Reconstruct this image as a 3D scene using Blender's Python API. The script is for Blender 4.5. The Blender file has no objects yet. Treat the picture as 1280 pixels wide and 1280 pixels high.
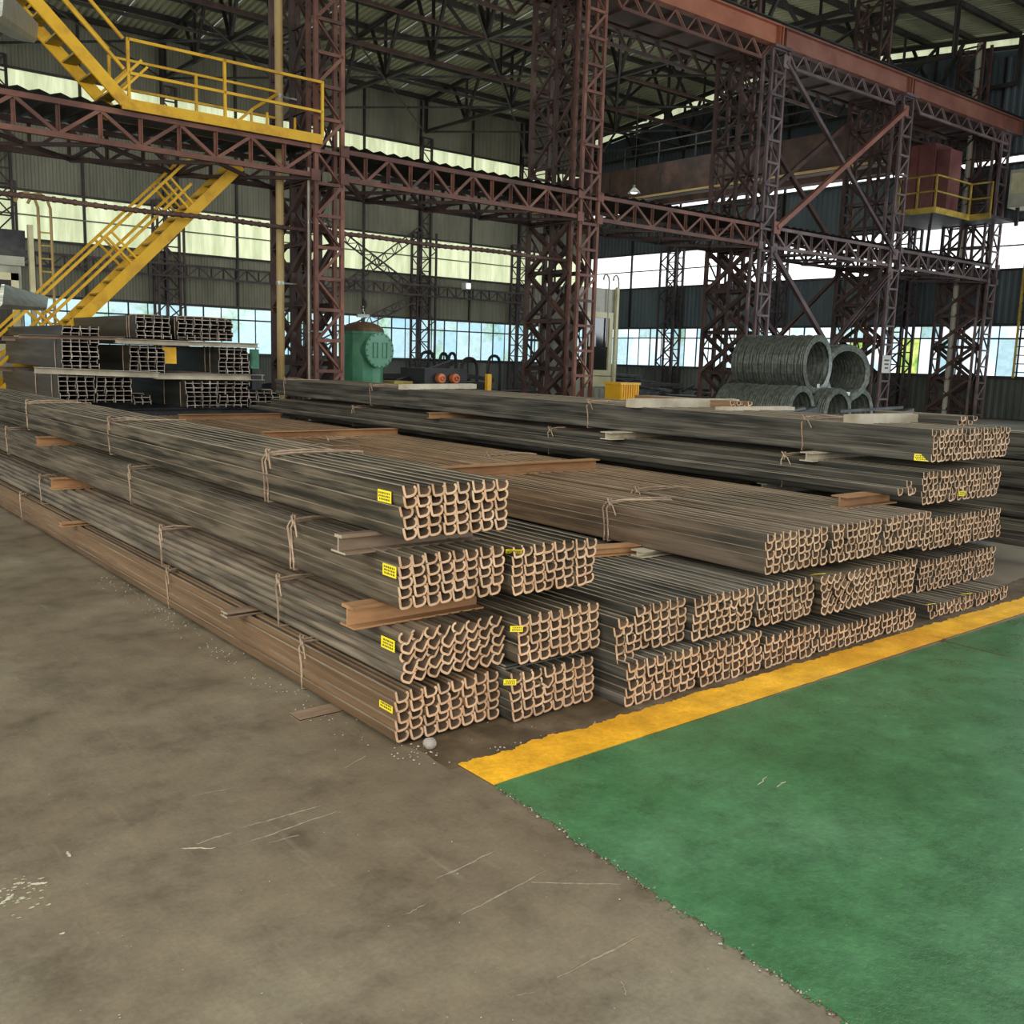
import bpy, bmesh, math, random
from mathutils import Vector, Matrix, noise
random.seed(7)
S = bpy.context.scene
COL = S.collection
D = bpy.data

# ------------------------------------------------------------------ camera
yaw, pitch, roll = 0.68345, 0.15512, 0.029857
cy, sy, cp, sp = math.cos(yaw), math.sin(yaw), math.cos(pitch), math.sin(pitch)
fwd = Vector((sy*cp, cy*cp, -sp)); rt = Vector((cy, -sy, 0)); up = rt.cross(fwd)
r2 = rt*math.cos(roll) + up*math.sin(roll); u2 = -rt*math.sin(roll) + up*math.cos(roll)
cam = D.cameras.new('camera'); camo = D.objects.new('camera', cam); COL.objects.link(camo)
cam.sensor_width = 36; cam.lens = 36*1212.8/1280; cam.clip_end = 300
camo.matrix_world = Matrix(((r2.x, u2.x, -fwd.x, 0), (r2.y, u2.y, -fwd.y, 0), (r2.z, u2.z, -fwd.z, 1.6), (0, 0, 0, 1)))
S.camera = camo

# ------------------------------------------------------------------ world, lights, exposure
W = D.worlds.new('world'); S.world = W; W.use_nodes = True
W.node_tree.nodes['Background'].inputs[0].default_value = (0.80, 0.90, 1.0, 1)
W.node_tree.nodes['Background'].inputs[1].default_value = 0.55

def area(name, loc, target, sx, sy_, power, color):
    l = D.lights.new(name, 'AREA'); l.shape = 'RECTANGLE'; l.size = sx; l.size_y = sy_
    l.energy = power; l.color = color
    o = D.objects.new(name, l); COL.objects.link(o); o.location = loc
    o.rotation_euler = (Vector(target)-Vector(loc)).to_track_quat('-Z', 'Y').to_euler()
    return o
# daylight from the open bay behind the camera, plus added unseen fill lights
area('bay_door_daylight', (-3, -9, 5), (4, 8, 0.6), 16, 7, 1500, (1.0, 0.94, 0.82))
area('left_fill', (-9, 5, 5), (3, 7, 0.6), 12, 7, 1000, (1.0, 0.96, 0.80))  # added area light from the left, brightens the stack sides
area('overhead_fill', (6, 3.5, 11.5), (6, 3.5, 0), 22, 5, 500, (1.0, 0.97, 0.86))  # added lamp over the front bay, standing in for unseen skylights
area('right_cool_fill', (33, -6, 5), (10, 6, 1.0), 14, 7, 2300, (0.88, 0.95, 1.0))  # added cool light from the right for floor sheen and end wall haze
area('aisle_overhead_fill', (20, 28, 11.2), (20, 28, 0), 30, 4, 560, (0.95, 1.0, 0.92))  # added lamp below the closed aisle roof, brightens the back wall
area('aisle_roof_fill', (20, 21, 5.0), (20, 30, 13), 24, 3, 480, (1.0, 0.96, 0.84))  # added upward lamp in the aisle, stands in for window light

vs = S.view_settings
vs.view_transform = 'Standard'; vs.look = 'None'; vs.gamma = 1; vs.use_curve_mapping = False
vs.exposure = 0.18

# ------------------------------------------------------------------ materials
def nodes(name):
    m = D.materials.new(name); m.use_nodes = True
    nt = m.node_tree; b = nt.nodes['Principled BSDF']
    return m, nt, b
def N(nt, t, **kw):
    n = nt.nodes.new(t)
    for k, v in kw.items():
        if isinstance(k, str) and k.startswith('i_'):
            n.inputs[k[2:].replace('_', ' ')].default_value = v
        else: setattr(n, k, v)
    return n
def ramp(nt, src, stops):
    r = nt.nodes.new('ShaderNodeValToRGB'); nt.links.new(src, r.inputs[0])
    el = r.color_ramp.elements
    while len(el) < len(stops): el.new(0.5)
    for e, (p, c) in zip(el, stops): e.position = p; e.color = (*c, 1)
    return r.outputs[0]
def mix(nt, fac, a, b, mode='MIX'):
    n = nt.nodes.new('ShaderNodeMix'); n.data_type = 'RGBA'; n.blend_type = mode
    if hasattr(fac, 'links'): nt.links.new(fac, n.inputs[0])
    else: n.inputs[0].default_value = fac
    for s, v in ((n.inputs[6], a), (n.inputs[7], b)):
        if hasattr(v, 'links'): nt.links.new(v, s)
        else: s.default_value = (*v, 1)
    return n.outputs[2]
def coords(nt, scale, kind='Object'):
    tc = nt.nodes.new('ShaderNodeTexCoord'); mp = nt.nodes.new('ShaderNodeMapping')
    if kind == 'World':
        g = nt.nodes.new('ShaderNodeNewGeometry'); nt.links.new(g.outputs['Position'], mp.inputs[0])
    else: nt.links.new(tc.outputs[kind], mp.inputs[0])
    mp.inputs['Scale'].default_value = scale
    return mp.outputs[0]
def noi(nt, vec, scale, detail=4, rough=0.6):
    n = nt.nodes.new('ShaderNodeTexNoise'); nt.links.new(vec, n.inputs['Vector'])
    n.inputs['Scale'].default_value = scale; n.inputs['Detail'].default_value = detail; n.inputs['Roughness'].default_value = rough
    return n.outputs['Fac']
def bump(nt, b, h, strength, dist=0.01):
    n = nt.nodes.new('ShaderNodeBump'); nt.links.new(h, n.inputs['Height'])
    n.inputs['Strength'].default_value = strength; n.inputs['Distance'].default_value = dist
    nt.links.new(n.outputs[0], b.inputs['Normal'])

def weathered(name, c1, c2, c3, scale=(1, 1, 1), ns=3.0, rough=0.6, metal=0.0, bstr=0.2, rand=0.25, st=(0.32, 0.5, 0.68), blotch=None):
    """three colour patchy paint or steel with an own tint for every piece"""
    m, nt, b = nodes(name)
    v = coords(nt, scale, 'World')
    f = noi(nt, v, ns, 5, 0.65)
    c = ramp(nt, f, [(st[0], c1), (st[1], c2), (st[2], c3)])
    if blotch:
        bl_ = noi(nt, coords(nt, (2, 1.5, 21), 'World'), 1.25, 2, 0.5)
        c = mix(nt, 1.0, c, ramp(nt, bl_, [(0.40, (blotch,)*3), (0.52, (1, 1, 1))]), 'MULTIPLY')
    oi = nt.nodes.new('ShaderNodeObjectInfo')
    k = ramp(nt, oi.outputs['Random'], [(0, (1-rand,)*3), (1, (1+rand*0.6,)*3)])
    c = mix(nt, 1.0, c, k, 'MULTIPLY')
    nt.links.new(c, b.inputs['Base Color'])
    b.inputs['Roughness'].default_value = rough; b.inputs['Metallic'].default_value = metal
    if bstr: bump(nt, b, noi(nt, v, ns*8, 3), bstr, 0.004)
    return m

M = {}
M['bar'] = weathered('rolled_steel', (0.036, 0.034, 0.024), (0.105, 0.088, 0.062), (0.175, 0.14, 0.10), (1, 0.5, 9), 2.4, 0.48, 0.15, 0.15, 0.4, (0.38, 0.5, 0.63), 0.42)
M['bar_tan'] = weathered('rolled_steel_tan', (0.07, 0.056, 0.038), (0.155, 0.125, 0.088), (0.225, 0.18, 0.13), (1, 0.5, 9), 2.2, 0.48, 0.15, 0.12, 0.35, (0.36, 0.5, 0.65), 0.55)
M['bar_rusty'] = weathered('rolled_steel_rusty', (0.13, 0.078, 0.042), (0.235, 0.142, 0.078), (0.33, 0.21, 0.12), (1, 0.25, 5), 2.2, 0.55, 0.15, 0.15, 0.35)
m, nt, b = nodes('rolled_steel_rusty_field')
v = coords(nt, (1, 0.5, 6), 'World'); f = noi(nt, v, 2.2, 5, 0.65)
rus = ramp(nt, f, [(0.36, (0.105, 0.058, 0.026)), (0.5, (0.20, 0.112, 0.052)), (0.64, (0.29, 0.175, 0.092))])
brn = ramp(nt, f, [(0.36, (0.05, 0.045, 0.036)), (0.5, (0.115, 0.09, 0.068)), (0.64, (0.18, 0.14, 0.105))])
sx = nt.nodes.new('ShaderNodeSeparateXYZ'); nt.links.new(coords(nt, (1, 1, 1), 'World'), sx.inputs[0])
mr = nt.nodes.new('ShaderNodeMapRange'); nt.links.new(sx.outputs[1], mr.inputs[0]); mr.inputs[1].default_value = 3.3; mr.inputs[2].default_value = 6.0
c = mix(nt, mr.outputs[0], brn, rus); nt.links.new(c, b.inputs['Base Color']); b.inputs['Roughness'].default_value = 0.6; b.inputs['Metallic'].default_value = 0.05
M['bar_rust_field'] = m
M['edge'] = weathered('bar_edge_highlight', (0.16, 0.125, 0.085), (0.27, 0.22, 0.155), (0.36, 0.30, 0.22), (1, 0.6, 3), 3, 0.5, 0.1, 0, 0.25)  # painted highlight: paler colour for stem tops catching the light
M['bar_grey'] = weathered('rolled_steel_blue_grey', (0.05, 0.052, 0.046), (0.115, 0.108, 0.092), (0.18, 0.165, 0.14), (1, 0.4, 8), 2.2, 0.44, 0.2, 0.12, 0.35, (0.37, 0.5, 0.64), 0.6)
M['cut'] = weathered('sheared_steel_end', (0.50, 0.29, 0.16), (0.64, 0.405, 0.25), (0.72, 0.51, 0.34), (1, 1, 1), 14, 0.7, 0.0, 0, 0.2)
M['inner'] = weathered('lit_inner_face', (0.09, 0.06, 0.036), (0.165, 0.11, 0.07), (0.24, 0.165, 0.11), (1, 0.3, 2), 6, 0.7, 0.0, 0, 0.3)  # same steel painted lighter, for light entering the open bar ends
M['cut_pale'] = weathered('sheared_beam_end', (0.24, 0.17, 0.13), (0.42, 0.35, 0.30), (0.62, 0.56, 0.50), (1, 1, 1), 9, 0.6, 0.1, 0, 0.3)
M['beam_side'] = weathered('rolled_beam_steel', (0.03, 0.027, 0.021), (0.06, 0.054, 0.042), (0.10, 0.09, 0.07), (1, 0.3, 5), 2.0, 0.45, 0.3, 0.1, 0.3)
M['spacer'] = weathered('spacer_steel', (0.13, 0.085, 0.055), (0.23, 0.16, 0.11), (0.34, 0.26, 0.18), (0.4, 2, 2), 4, 0.6, 0.1, 0.1, 0.3)
M['spacer_rusty'] = weathered('spacer_rust', (0.22, 0.11, 0.05), (0.36, 0.19, 0.085), (0.46, 0.27, 0.13), (0.4, 2, 2), 4, 0.7, 0.0, 0.1, 0.2)
M['spacer_pale'] = weathered('spacer_pale_steel', (0.30, 0.26, 0.19), (0.44, 0.39, 0.29), (0.55, 0.50, 0.38), (1, 1, 1), 3, 0.55, 0.1, 0.1, 0.2)
M['wire'] = weathered('tie_wire_steel', (0.22, 0.15, 0.10), (0.36, 0.26, 0.18), (0.46, 0.35, 0.25), (1, 1, 1), 6, 0.55, 0.2, 0, 0.2)
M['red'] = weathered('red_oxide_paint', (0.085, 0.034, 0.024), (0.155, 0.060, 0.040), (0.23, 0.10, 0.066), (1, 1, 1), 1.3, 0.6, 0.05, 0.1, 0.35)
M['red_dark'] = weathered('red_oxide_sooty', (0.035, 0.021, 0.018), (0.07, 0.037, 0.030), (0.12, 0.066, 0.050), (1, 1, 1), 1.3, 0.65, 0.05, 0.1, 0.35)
M['girder'] = weathered('sunlit_girder_paint', (0.27, 0.085, 0.045), (0.38, 0.13, 0.07), (0.43, 0.17, 0.10), (1, 1, 1), 0.9, 0.5, 0.0, 0.1, 0.15)  # red oxide pushed to orange, sunlight put into the colour
M['red_far'] = weathered('hazed_red_paint', (0.07, 0.046, 0.048), (0.14, 0.092, 0.094), (0.21, 0.15, 0.145), (1, 1, 1), 1.3, 0.6, 0.05, 0.1, 0.3)  # red paint greyed and cooled, distance haze put into the colour
M['girder_far'] = weathered('hazed_girder_paint', (0.17, 0.062, 0.042), (0.25, 0.095, 0.065), (0.31, 0.14, 0.10), (1, 1, 1), 0.9, 0.55, 0.0, 0.1, 0.1)  # girder paint dimmed, the haze at the right is in the colour
M['dark'] = weathered('sooty_dark_steel', (0.018, 0.016, 0.014), (0.035, 0.031, 0.027), (0.06, 0.052, 0.045), (1, 1, 1), 1.2, 0.6, 0.1, 0.1, 0.3)
M['dark_purple'] = weathered('sooty_maroon_steel', (0.03, 0.02, 0.022), (0.055, 0.036, 0.04), (0.085, 0.06, 0.06), (1, 1, 1), 1.2, 0.6, 0.1, 0.1, 0.3)
M['yellow'] = weathered('safety_yellow_paint', (0.46, 0.23, 0.008), (0.70, 0.39, 0.008), (0.76, 0.46, 0.02), (1, 1, 1), 2.2, 0.5, 0.0, 0.05, 0.1)
M['yellow_dirty'] = weathered('worn_yellow_paint', (0.20, 0.13, 0.02), (0.42, 0.29, 0.04), (0.55, 0.40, 0.08), (1, 1, 1), 3, 0.55, 0, 0.05, 0.2)
M['pipe_beige'] = weathered('beige_pipe_paint', (0.30, 0.19, 0.055), (0.42, 0.29, 0.11), (0.46, 0.36, 0.18), (1, 1, 0.5), 1.1, 0.5, 0, 0, 0.1)
M['pipe_grey'] = weathered('grey_pipe_paint', (0.30, 0.27, 0.22), (0.46, 0.42, 0.35), (0.55, 0.51, 0.42), (1, 1, 0.5), 1.1, 0.5, 0, 0, 0.1)
M['green'] = weathered('machine_green_paint', (0.035, 0.14, 0.075), (0.06, 0.23, 0.125), (0.09, 0.29, 0.17), (1, 1, 1), 1.8, 0.42, 0, 0.05, 0.1)
M['rust_lid'] = weathered('rusty_lid', (0.06, 0.03, 0.015), (0.12, 0.065, 0.03), (0.18, 0.10, 0.05), (1, 1, 1), 3, 0.8, 0, 0.2, 0.1)
M['cream'] = weathered('cream_paint', (0.45, 0.42, 0.25), (0.58, 0.55, 0.34), (0.66, 0.63, 0.42), (1, 1, 1), 2, 0.5, 0, 0, 0.1)
M['cabgrey'] = weathered('cabinet_grey_paint', (0.26, 0.26, 0.21), (0.38, 0.38, 0.31), (0.47, 0.47, 0.39), (1, 1, 1), 1.6, 0.5, 0, 0, 0.1)
M['galv'] = weathered('galvanised_sheet', (0.13, 0.15, 0.13), (0.28, 0.30, 0.26), (0.50, 0.52, 0.46), (0.5, 0.3, 22), 3, 0.32, 0.6, 0.05, 0.1)
M['black'] = weathered('black_rubber', (0.010, 0.010, 0.011), (0.02, 0.02, 0.021), (0.035, 0.034, 0.034), (1, 1, 1), 2, 0.6, 0, 0, 0.3)
M['orange'] = weathered('orange_paint', (0.40, 0.09, 0.03), (0.62, 0.17, 0.06), (0.7, 0.26, 0.1), (1, 1, 1), 6, 0.5, 0, 0, 0.1)
M['crate'] = weathered('crate_orange', (0.65, 0.30, 0.01), (0.80, 0.42, 0.015), (0.85, 0.5, 0.03), (1, 1, 1), 2, 0.45, 0, 0, 0.1)
M['white'] = weathered('white_paint', (0.5, 0.5, 0.48), (0.65, 0.65, 0.62), (0.75, 0.75, 0.72), (1, 1, 1), 4, 0.5, 0, 0, 0.1)
M['coil'] = weathered('wire_rod', (0.07, 0.082, 0.07), (0.14, 0.158, 0.135), (0.225, 0.245, 0.21), (4, 4, 4), 2.5, 0.45, 0.25, 0, 0.1)
M['scrap'] = weathered('dark_scrap', (0.02, 0.022, 0.025), (0.045, 0.047, 0.05), (0.09, 0.088, 0.082), (1, 1, 1), 3, 0.6, 0.2, 0.1, 0.3)
M['brick_red'] = weathered('plate_red_brown', (0.11, 0.035, 0.032), (0.19, 0.062, 0.055), (0.27, 0.12, 0.10), (1, 1, 1), 0.8, 0.6, 0, 0.05, 0.1)
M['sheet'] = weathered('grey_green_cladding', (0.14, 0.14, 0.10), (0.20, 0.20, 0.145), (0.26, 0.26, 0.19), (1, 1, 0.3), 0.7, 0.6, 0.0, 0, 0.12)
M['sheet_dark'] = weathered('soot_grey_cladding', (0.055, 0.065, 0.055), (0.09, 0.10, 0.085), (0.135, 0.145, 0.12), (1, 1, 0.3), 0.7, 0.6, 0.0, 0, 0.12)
M['sheet_blue'] = weathered('hazed_blue_cladding', (0.05, 0.068, 0.082), (0.075, 0.10, 0.118), (0.11, 0.14, 0.155), (1, 1, 0.3), 0.5, 0.6, 0.0, 0, 0.15)  # bluish haze over the end wall painted into its colour
M['roof'] = weathered('roof_sheet', (0.24, 0.25, 0.16), (0.38, 0.39, 0.26), (0.50, 0.50, 0.36), (0.5, 1, 1), 0.35, 0.85, 0.0, 0, 0.12)
M['stone'] = weathered('grey_stone', (0.2, 0.18, 0.15), (0.32, 0.29, 0.25), (0.4, 0.37, 0.32), (1, 1, 1), 12, 0.9, 0, 0.3, 0.1)
M['glass_dark'] = nodes('dark_cab_glass')[0]
b = M['glass_dark'].node_tree.nodes['Principled BSDF']; b.inputs['Base Color'].default_value = (0.02, 0.022, 0.02, 1); b.inputs['Roughness'].default_value = 0.12
# tag paper
m, nt, b = nodes('tag_yellow'); b.inputs['Base Color'].default_value = (0.88, 0.74, 0.02, 1); b.inputs['Roughness'].default_value = 0.45; M['tag'] = m
m, nt, b = nodes('tag_print'); b.inputs['Base Color'].default_value = (0.10, 0.08, 0.02, 1); M['ink'] = m

def backlit(name, c1, c2, strength, ns=1.0, scale=(1, 1, 1)):
    m, nt, b = nodes(name)
    v = coords(nt, scale, 'World')
    c = ramp(nt, noi(nt, v, ns, 4), [(0.35, c1), (0.65, c2)])
    nt.links.new(c, b.inputs['Emission Color']); b.inputs['Emission Strength'].default_value = strength
    nt.links.new(c, b.inputs['Base Color']); b.inputs['Roughness'].default_value = 0.4
    return m
M['panel_lit'] = backlit('translucent_green_sheet', (0.46, 0.51, 0.31), (0.70, 0.75, 0.51), 0.80, 1.2, (2, 2, 0.4))
M['panel_white'] = backlit('translucent_white_sheet', (0.85, 0.92, 0.96), (1, 1, 1), 1.35, 0.5)
# frosted window panes lit by the day outside, with the blur of trees behind them
m, nt, b = nodes('frosted_window_glass')
v = coords(nt, (1, 1, 1), 'World')
f1 = noi(nt, v, 0.55, 3, 0.6); f2 = noi(nt, v, 7, 3, 0.7)
base = ramp(nt, f2, [(0.3, (0.36, 0.55, 0.62)), (0.7, (0.55, 0.76, 0.80))])
tree = ramp(nt, f2, [(0.35, (0.16, 0.34, 0.22)), (0.65, (0.45, 0.66, 0.52))])
oi = nt.nodes.new('ShaderNodeObjectInfo')
tint = ramp(nt, oi.outputs['Random'], [(0.0, (0.72, 0.90, 1.06)), (0.5, (1, 1, 1)), (1.0, (1.18, 1.12, 1.05))])
f3 = ramp(nt, f1, [(0.52, (0, 0, 0)), (0.62, (1, 1, 1))])
sepv = nt.nodes.new('ShaderNodeSeparateXYZ'); nt.links.new(v, sepv.inputs[0])
lowm = ramp(nt, sepv.outputs[2], [(0.0, (1, 1, 1)), (1.0, (1, 1, 1))])
c = mix(nt, f3, base, tree); c = mix(nt, 1.0, c, tint, 'MULTIPLY')
nt.links.new(c, b.inputs['Emission Color']); b.inputs['Emission Strength'].default_value = 1.05
b.inputs['Base Color'].default_value = (0.3, 0.4, 0.42, 1); b.inputs['Roughness'].default_value = 0.25
M['pane'] = m
M['pane_bright'] = backlit('bright_window_glass', (0.50, 0.72, 0.86), (0.95, 1.0, 1.0), 1.15, 0.8)
M['pane_leafy'] = backlit('leafy_window_glass', (0.18, 0.42, 0.06), (0.85, 0.92, 0.30), 1.0, 3.0)

# concrete
m, nt, b = nodes('worn_concrete')
v = coords(nt, (1, 1, 1), 'World')
big = noi(nt, v, 0.55, 4, 0.55); mid = noi(nt, v, 3.0, 6, 0.7); fine = noi(nt, v, 60, 3, 0.7)
c = ramp(nt, big, [(0.30, (0.128, 0.098, 0.064)), (0.52, (0.175, 0.142, 0.098)), (0.72, (0.235, 0.214, 0.155))])
c2 = ramp(nt, mid, [(0.28, (0.55, 0.53, 0.51)), (0.48, (1, 1, 1)), (0.72, (1.3, 1.3, 1.25))])
c = mix(nt, 1.0, c, c2, 'MULTIPLY')
c = mix(nt, 0.6, c, ramp(nt, fine, [(0.3, (0.78,)*3), (0.7, (1.2,)*3)]), 'MULTIPLY')
# long faint drag marks
vm = coords(nt, (1.0, 0.12, 1), 'World'); vm.node.inputs['Rotation'].default_value = (0, 0, 0.5)
dm = noi(nt, vm, 7, 4, 0.7)
c = mix(nt, ramp(nt, dm, [(0.64, (0, 0, 0)), (0.78, (0.45,)*3)]), c, (0.30, 0.26, 0.20))
# pale specks
vo = nt.nodes.new('ShaderNodeTexVoronoi'); nt.links.new(v, vo.inputs['Vector']); vo.inputs['Scale'].default_value = 9
c = mix(nt, ramp(nt, vo.outputs['Distance'], [(0.0, (0.8,)*3), (0.035, (0, 0, 0))]), c, (0.45, 0.43, 0.36))
nt.links.new(c, b.inputs['Base Color'])
nt.links.new(ramp(nt, mid, [(0.3, (0.42,)*3), (0.7, (0.62,)*3)]), b.inputs['Roughness'])
addh = nt.nodes.new('ShaderNodeMath'); addh.operation = 'ADD'; nt.links.new(mid, addh.inputs[0]); nt.links.new(dm, addh.inputs[1])
bump(nt, b, addh.outputs[0], 0.35, 0.012)
M['concrete'] = m

def paint(name, c1, c2, c3, wear, rough):
    m, nt, b = nodes(name)
    v = coords(nt, (1, 1, 1), 'World')
    big = noi(nt, v, 0.8, 4); mid = noi(nt, v, 5, 6, 0.7)
    c = ramp(nt, big, [(0.3, c1), (0.5, c2), (0.7, c3)])
    c = mix(nt, 1.0, c, ramp(nt, mid, [(0.3, (0.72,)*3), (0.7, (1.25,)*3)]), 'MULTIPLY')
    c = mix(nt, 1.0, c, ramp(nt, noi(nt, v, 45, 4, 0.8), [(0.3, (0.8,)*3), (0.7, (1.15,)*3)]), 'MULTIPLY')
    vm = coords(nt, (0.15, 1.2, 1), 'World'); st = noi(nt, vm, 8, 5, 0.75)
    c = mix(nt, ramp(nt, st, [(0.60, (0, 0, 0)), (0.80, (0.5,)*3)]), c, wear)
    vo = nt.nodes.new('ShaderNodeTexVoronoi'); nt.links.new(v, vo.inputs['Vector']); vo.inputs['Scale'].default_value = 7
    c = mix(nt, ramp(nt, vo.outputs['Distance'], [(0.0, (0.9,)*3), (0.03, (0, 0, 0))]), c, (0.55, 0.6, 0.5))
    nt.links.new(c, b.inputs['Base Color'])
    nt.links.new(ramp(nt, mid, [(0.3, (rough-0.08,)*3), (0.7, (rough+0.1,)*3)]), b.inputs['Roughness'])
    bump(nt, b, noi(nt, v, 38, 4, 0.7), 0.5, 0.006)
    return m
M['green_floor'] = paint('green_floor_paint', (0.032, 0.115, 0.040), (0.050, 0.160, 0.064), (0.078, 0.195, 0.095), (0.10, 0.22, 0.15), 0.30)
M['yellow_floor'] = paint('yellow_line_paint', (0.62, 0.27, 0.006), (0.78, 0.40, 0.012), (0.82, 0.46, 0.04), (0.55, 0.38, 0.16), 0.5)
M['dirt'] = weathered('oily_dirt', (0.03, 0.018, 0.008), (0.075, 0.048, 0.022), (0.14, 0.10, 0.06), (1, 1, 1), 3.5, 0.7, 0, 0.5, 0)

# ------------------------------------------------------------------ object helpers
def put(name, mesh, parent=None, mat=None, loc=(0, 0, 0), rot=None, scale=None):
    o = D.objects.new(name, mesh); COL.objects.link(o)
    if parent is not None: o.parent = parent
    o.location = loc
    if rot is not None:
        o.rotation_mode = 'QUATERNION' if len(rot) == 4 else 'XYZ'
        if len(rot) == 4: o.rotation_quaternion = rot
        else: o.rotation_euler = rot
    if scale is not None: o.scale = scale
    if mat is not None:
        if not mesh.materials: mesh.materials.append(mat)
        else:
            o.material_slots[0].link = 'OBJECT'; o.material_slots[0].material = mat
    return o
def thing(name, label, cat, loc, group=None, rot=None):
    o = D.objects.new(name, None); COL.objects.link(o); o.location = loc
    o.empty_display_size = 0.1
    if rot: o.rotation_euler = rot
    o['label'] = label; o['category'] = cat
    if group: o['group'] = group
    return o
def tag(o, label, cat, group=None, kind=None):
    o['label'] = label; o['category'] = cat
    if group: o['group'] = group
    if kind: o['kind'] = kind
    return o
def mesh_of(name, verts, faces, mi=None, mats=()):
    me = D.meshes.new(name); me.from_pydata([tuple(v) for v in verts], [], faces)
    for m in mats: me.materials.append(m)
    if mi: me.polygons.foreach_set('material_index', mi)
    me.update(); return me
class MB:
    """collects boxes, tubes, prisms into one mesh"""
    def __init__(s): s.v = []; s.f = []; s.m = []
    def add(s, vs, fs, mi=0):
        n = len(s.v); s.v += [tuple(v) for v in vs]; s.f += [tuple(i+n for i in f) for f in fs]; s.m += [mi]*len(fs); return s
    def box(s, x0, x1, y0, y1, z0, z1, mi=0):
        return s.add([(x0, y0, z0), (x1, y0, z0), (x1, y1, z0), (x0, y1, z0), (x0, y0, z1), (x1, y0, z1), (x1, y1, z1), (x0, y1, z1)],
              [(0, 3, 2, 1), (4, 5, 6, 7), (0, 1, 5, 4), (1, 2, 6, 5), (2, 3, 7, 6), (3, 0, 4, 7)], mi)
    def tube(s, pts, r, n=6, mi=0, closed=False, cap=True):
        pts = [Vector(p) for p in pts]; k = len(pts); vs = []
        prev = None
        for i, p in enumerate(pts):
            if closed: t = pts[(i+1) % k]-pts[i-1]
            else: t = pts[min(i+1, k-1)]-pts[max(i-1, 0)]
            if t.length < 1e-9: t = Vector((0, 0, 1))
            t.normalize()
            a = prev if prev is not None else (Vector((0, 0, 1)) if abs(t.z) < 0.9 else Vector((1, 0, 0)))
            u = (a - t*a.dot(t))
            if u.length < 1e-6: u = t.orthogonal()
            u.normalize(); prev = u; w = t.cross(u)
            rr = r[i] if isinstance(r, (list, tuple)) else r
            for j in range(n):
                an = 2*math.pi*j/n; vs.append(p+u*(rr*math.cos(an))+w*(rr*math.sin(an)))
        fs = []
        for i in range(k if closed else k-1):
            i2 = (i+1) % k
            for j in range(n):
                fs.append((i*n+j, i*n+(j+1) % n, i2*n+(j+1) % n, i2*n+j))
        if not closed and cap: fs += [tuple(range(n-1, -1, -1)), tuple((k-1)*n+j for j in range(n))]
        return s.add(vs, fs, mi)
    def beam(s, p, q, w, h=None, mi=0):
        """square or flat bar from p to q"""
        p, q = Vector(p), Vector(q); h = h or w; t = (q-p).normalized()
        a = Vector((0, 0, 1)) if abs(t.z) < 0.95 else Vector((0, 1, 0))
        u = t.cross(a).normalized()*w/2; v2 = u.cross(t).normalized()*h/2
        return s.add([p-u-v2, p+u-v2, p+u+v2, p-u+v2, q-u-v2, q+u-v2, q+u+v2, q-u+v2],
              [(0, 3, 2, 1), (4, 5, 6, 7), (0, 1, 5, 4), (1, 2, 6, 5), (2, 3, 7, 6), (3, 0, 4, 7)], mi)
    def lathe(s, prof, n=24, mi=0, axis='z'):
        vs = []
        for r, h in prof:
            for j in range(n):
                an = 2*math.pi*j/n; c, d = r*math.cos(an), r*math.sin(an)
                vs.append((c, d, h) if axis == 'z' else ((c, h, d) if axis == 'y' else (h, c, d)))
        fs = [(i*n+j, i*n+(j+1) % n, (i+1)*n+(j+1) % n, (i+1)*n+j) for i in range(len(prof)-1) for j in range(n)]
        return s.add(vs, fs, mi)
    def mesh(s, name, *mats):
        me = mesh_of(name, s.v, s.f, s.m, mats); return me
    def put(s, name, mat, parent=None, loc=(0, 0, 0), rot=None):
        ms = mat if isinstance(mat, (list, tuple)) else [mat]
        return put(name, s.mesh(name, *ms), parent, None, loc, rot)
_unit = {}
def unit(mat, shape='angle'):
    """unit long member along z: rolled angle, channel or round bar"""
    key = (mat.name, shape)
    if key not in _unit:
        b = MB()
        if shape == 'angle':
            t = 0.22; P = [(-.5, -.5), (.5, -.5), (.5, -.5+t), (-.5+t, -.5+t), (-.5+t, .5), (-.5, .5)]
        elif shape == 'flat': P = [(-.5, -.5), (.5, -.5), (.5, .5), (-.5, .5)]
        elif shape == 'channel':
            t = 0.16; P = [(-.5, -.5), (.5, -.5), (.5, -.5+t), (-.5+t, -.5+t), (-.5+t, .5-t), (.5, .5-t), (.5, .5), (-.5, .5)]
        elif shape == 'round': P = [(.5*math.cos(a*math.pi/4), .5*math.sin(a*math.pi/4)) for a in range(8)]
        n = len(P)
        vs = [(x, y, 0) for x, y in P]+[(x, y, 1) for x, y in P]
        b.add(vs, [(i, (i+1) % n, n+(i+1) % n, n+i) for i in range(n)]+[tuple(range(n-1, -1, -1)), tuple(range(n, 2*n))])
        _unit[key] = b.mesh('member_'+shape, mat)
    return _unit[key]
def member(parent, name, p, q, w, mat, shape='angle', h=None, rel=True):
    """structural member between two WORLD points, parented to an unrotated thing"""
    p, q = Vector(p), Vector(q); d = q-p
    base = parent.location if (parent is not None and rel) else Vector((0, 0, 0))
    rot = d.to_track_quat('Z', 'Y')
    return put(name, unit(mat, shape), parent, None, p-base, tuple(rot), (w, h or w, d.length))

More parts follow.
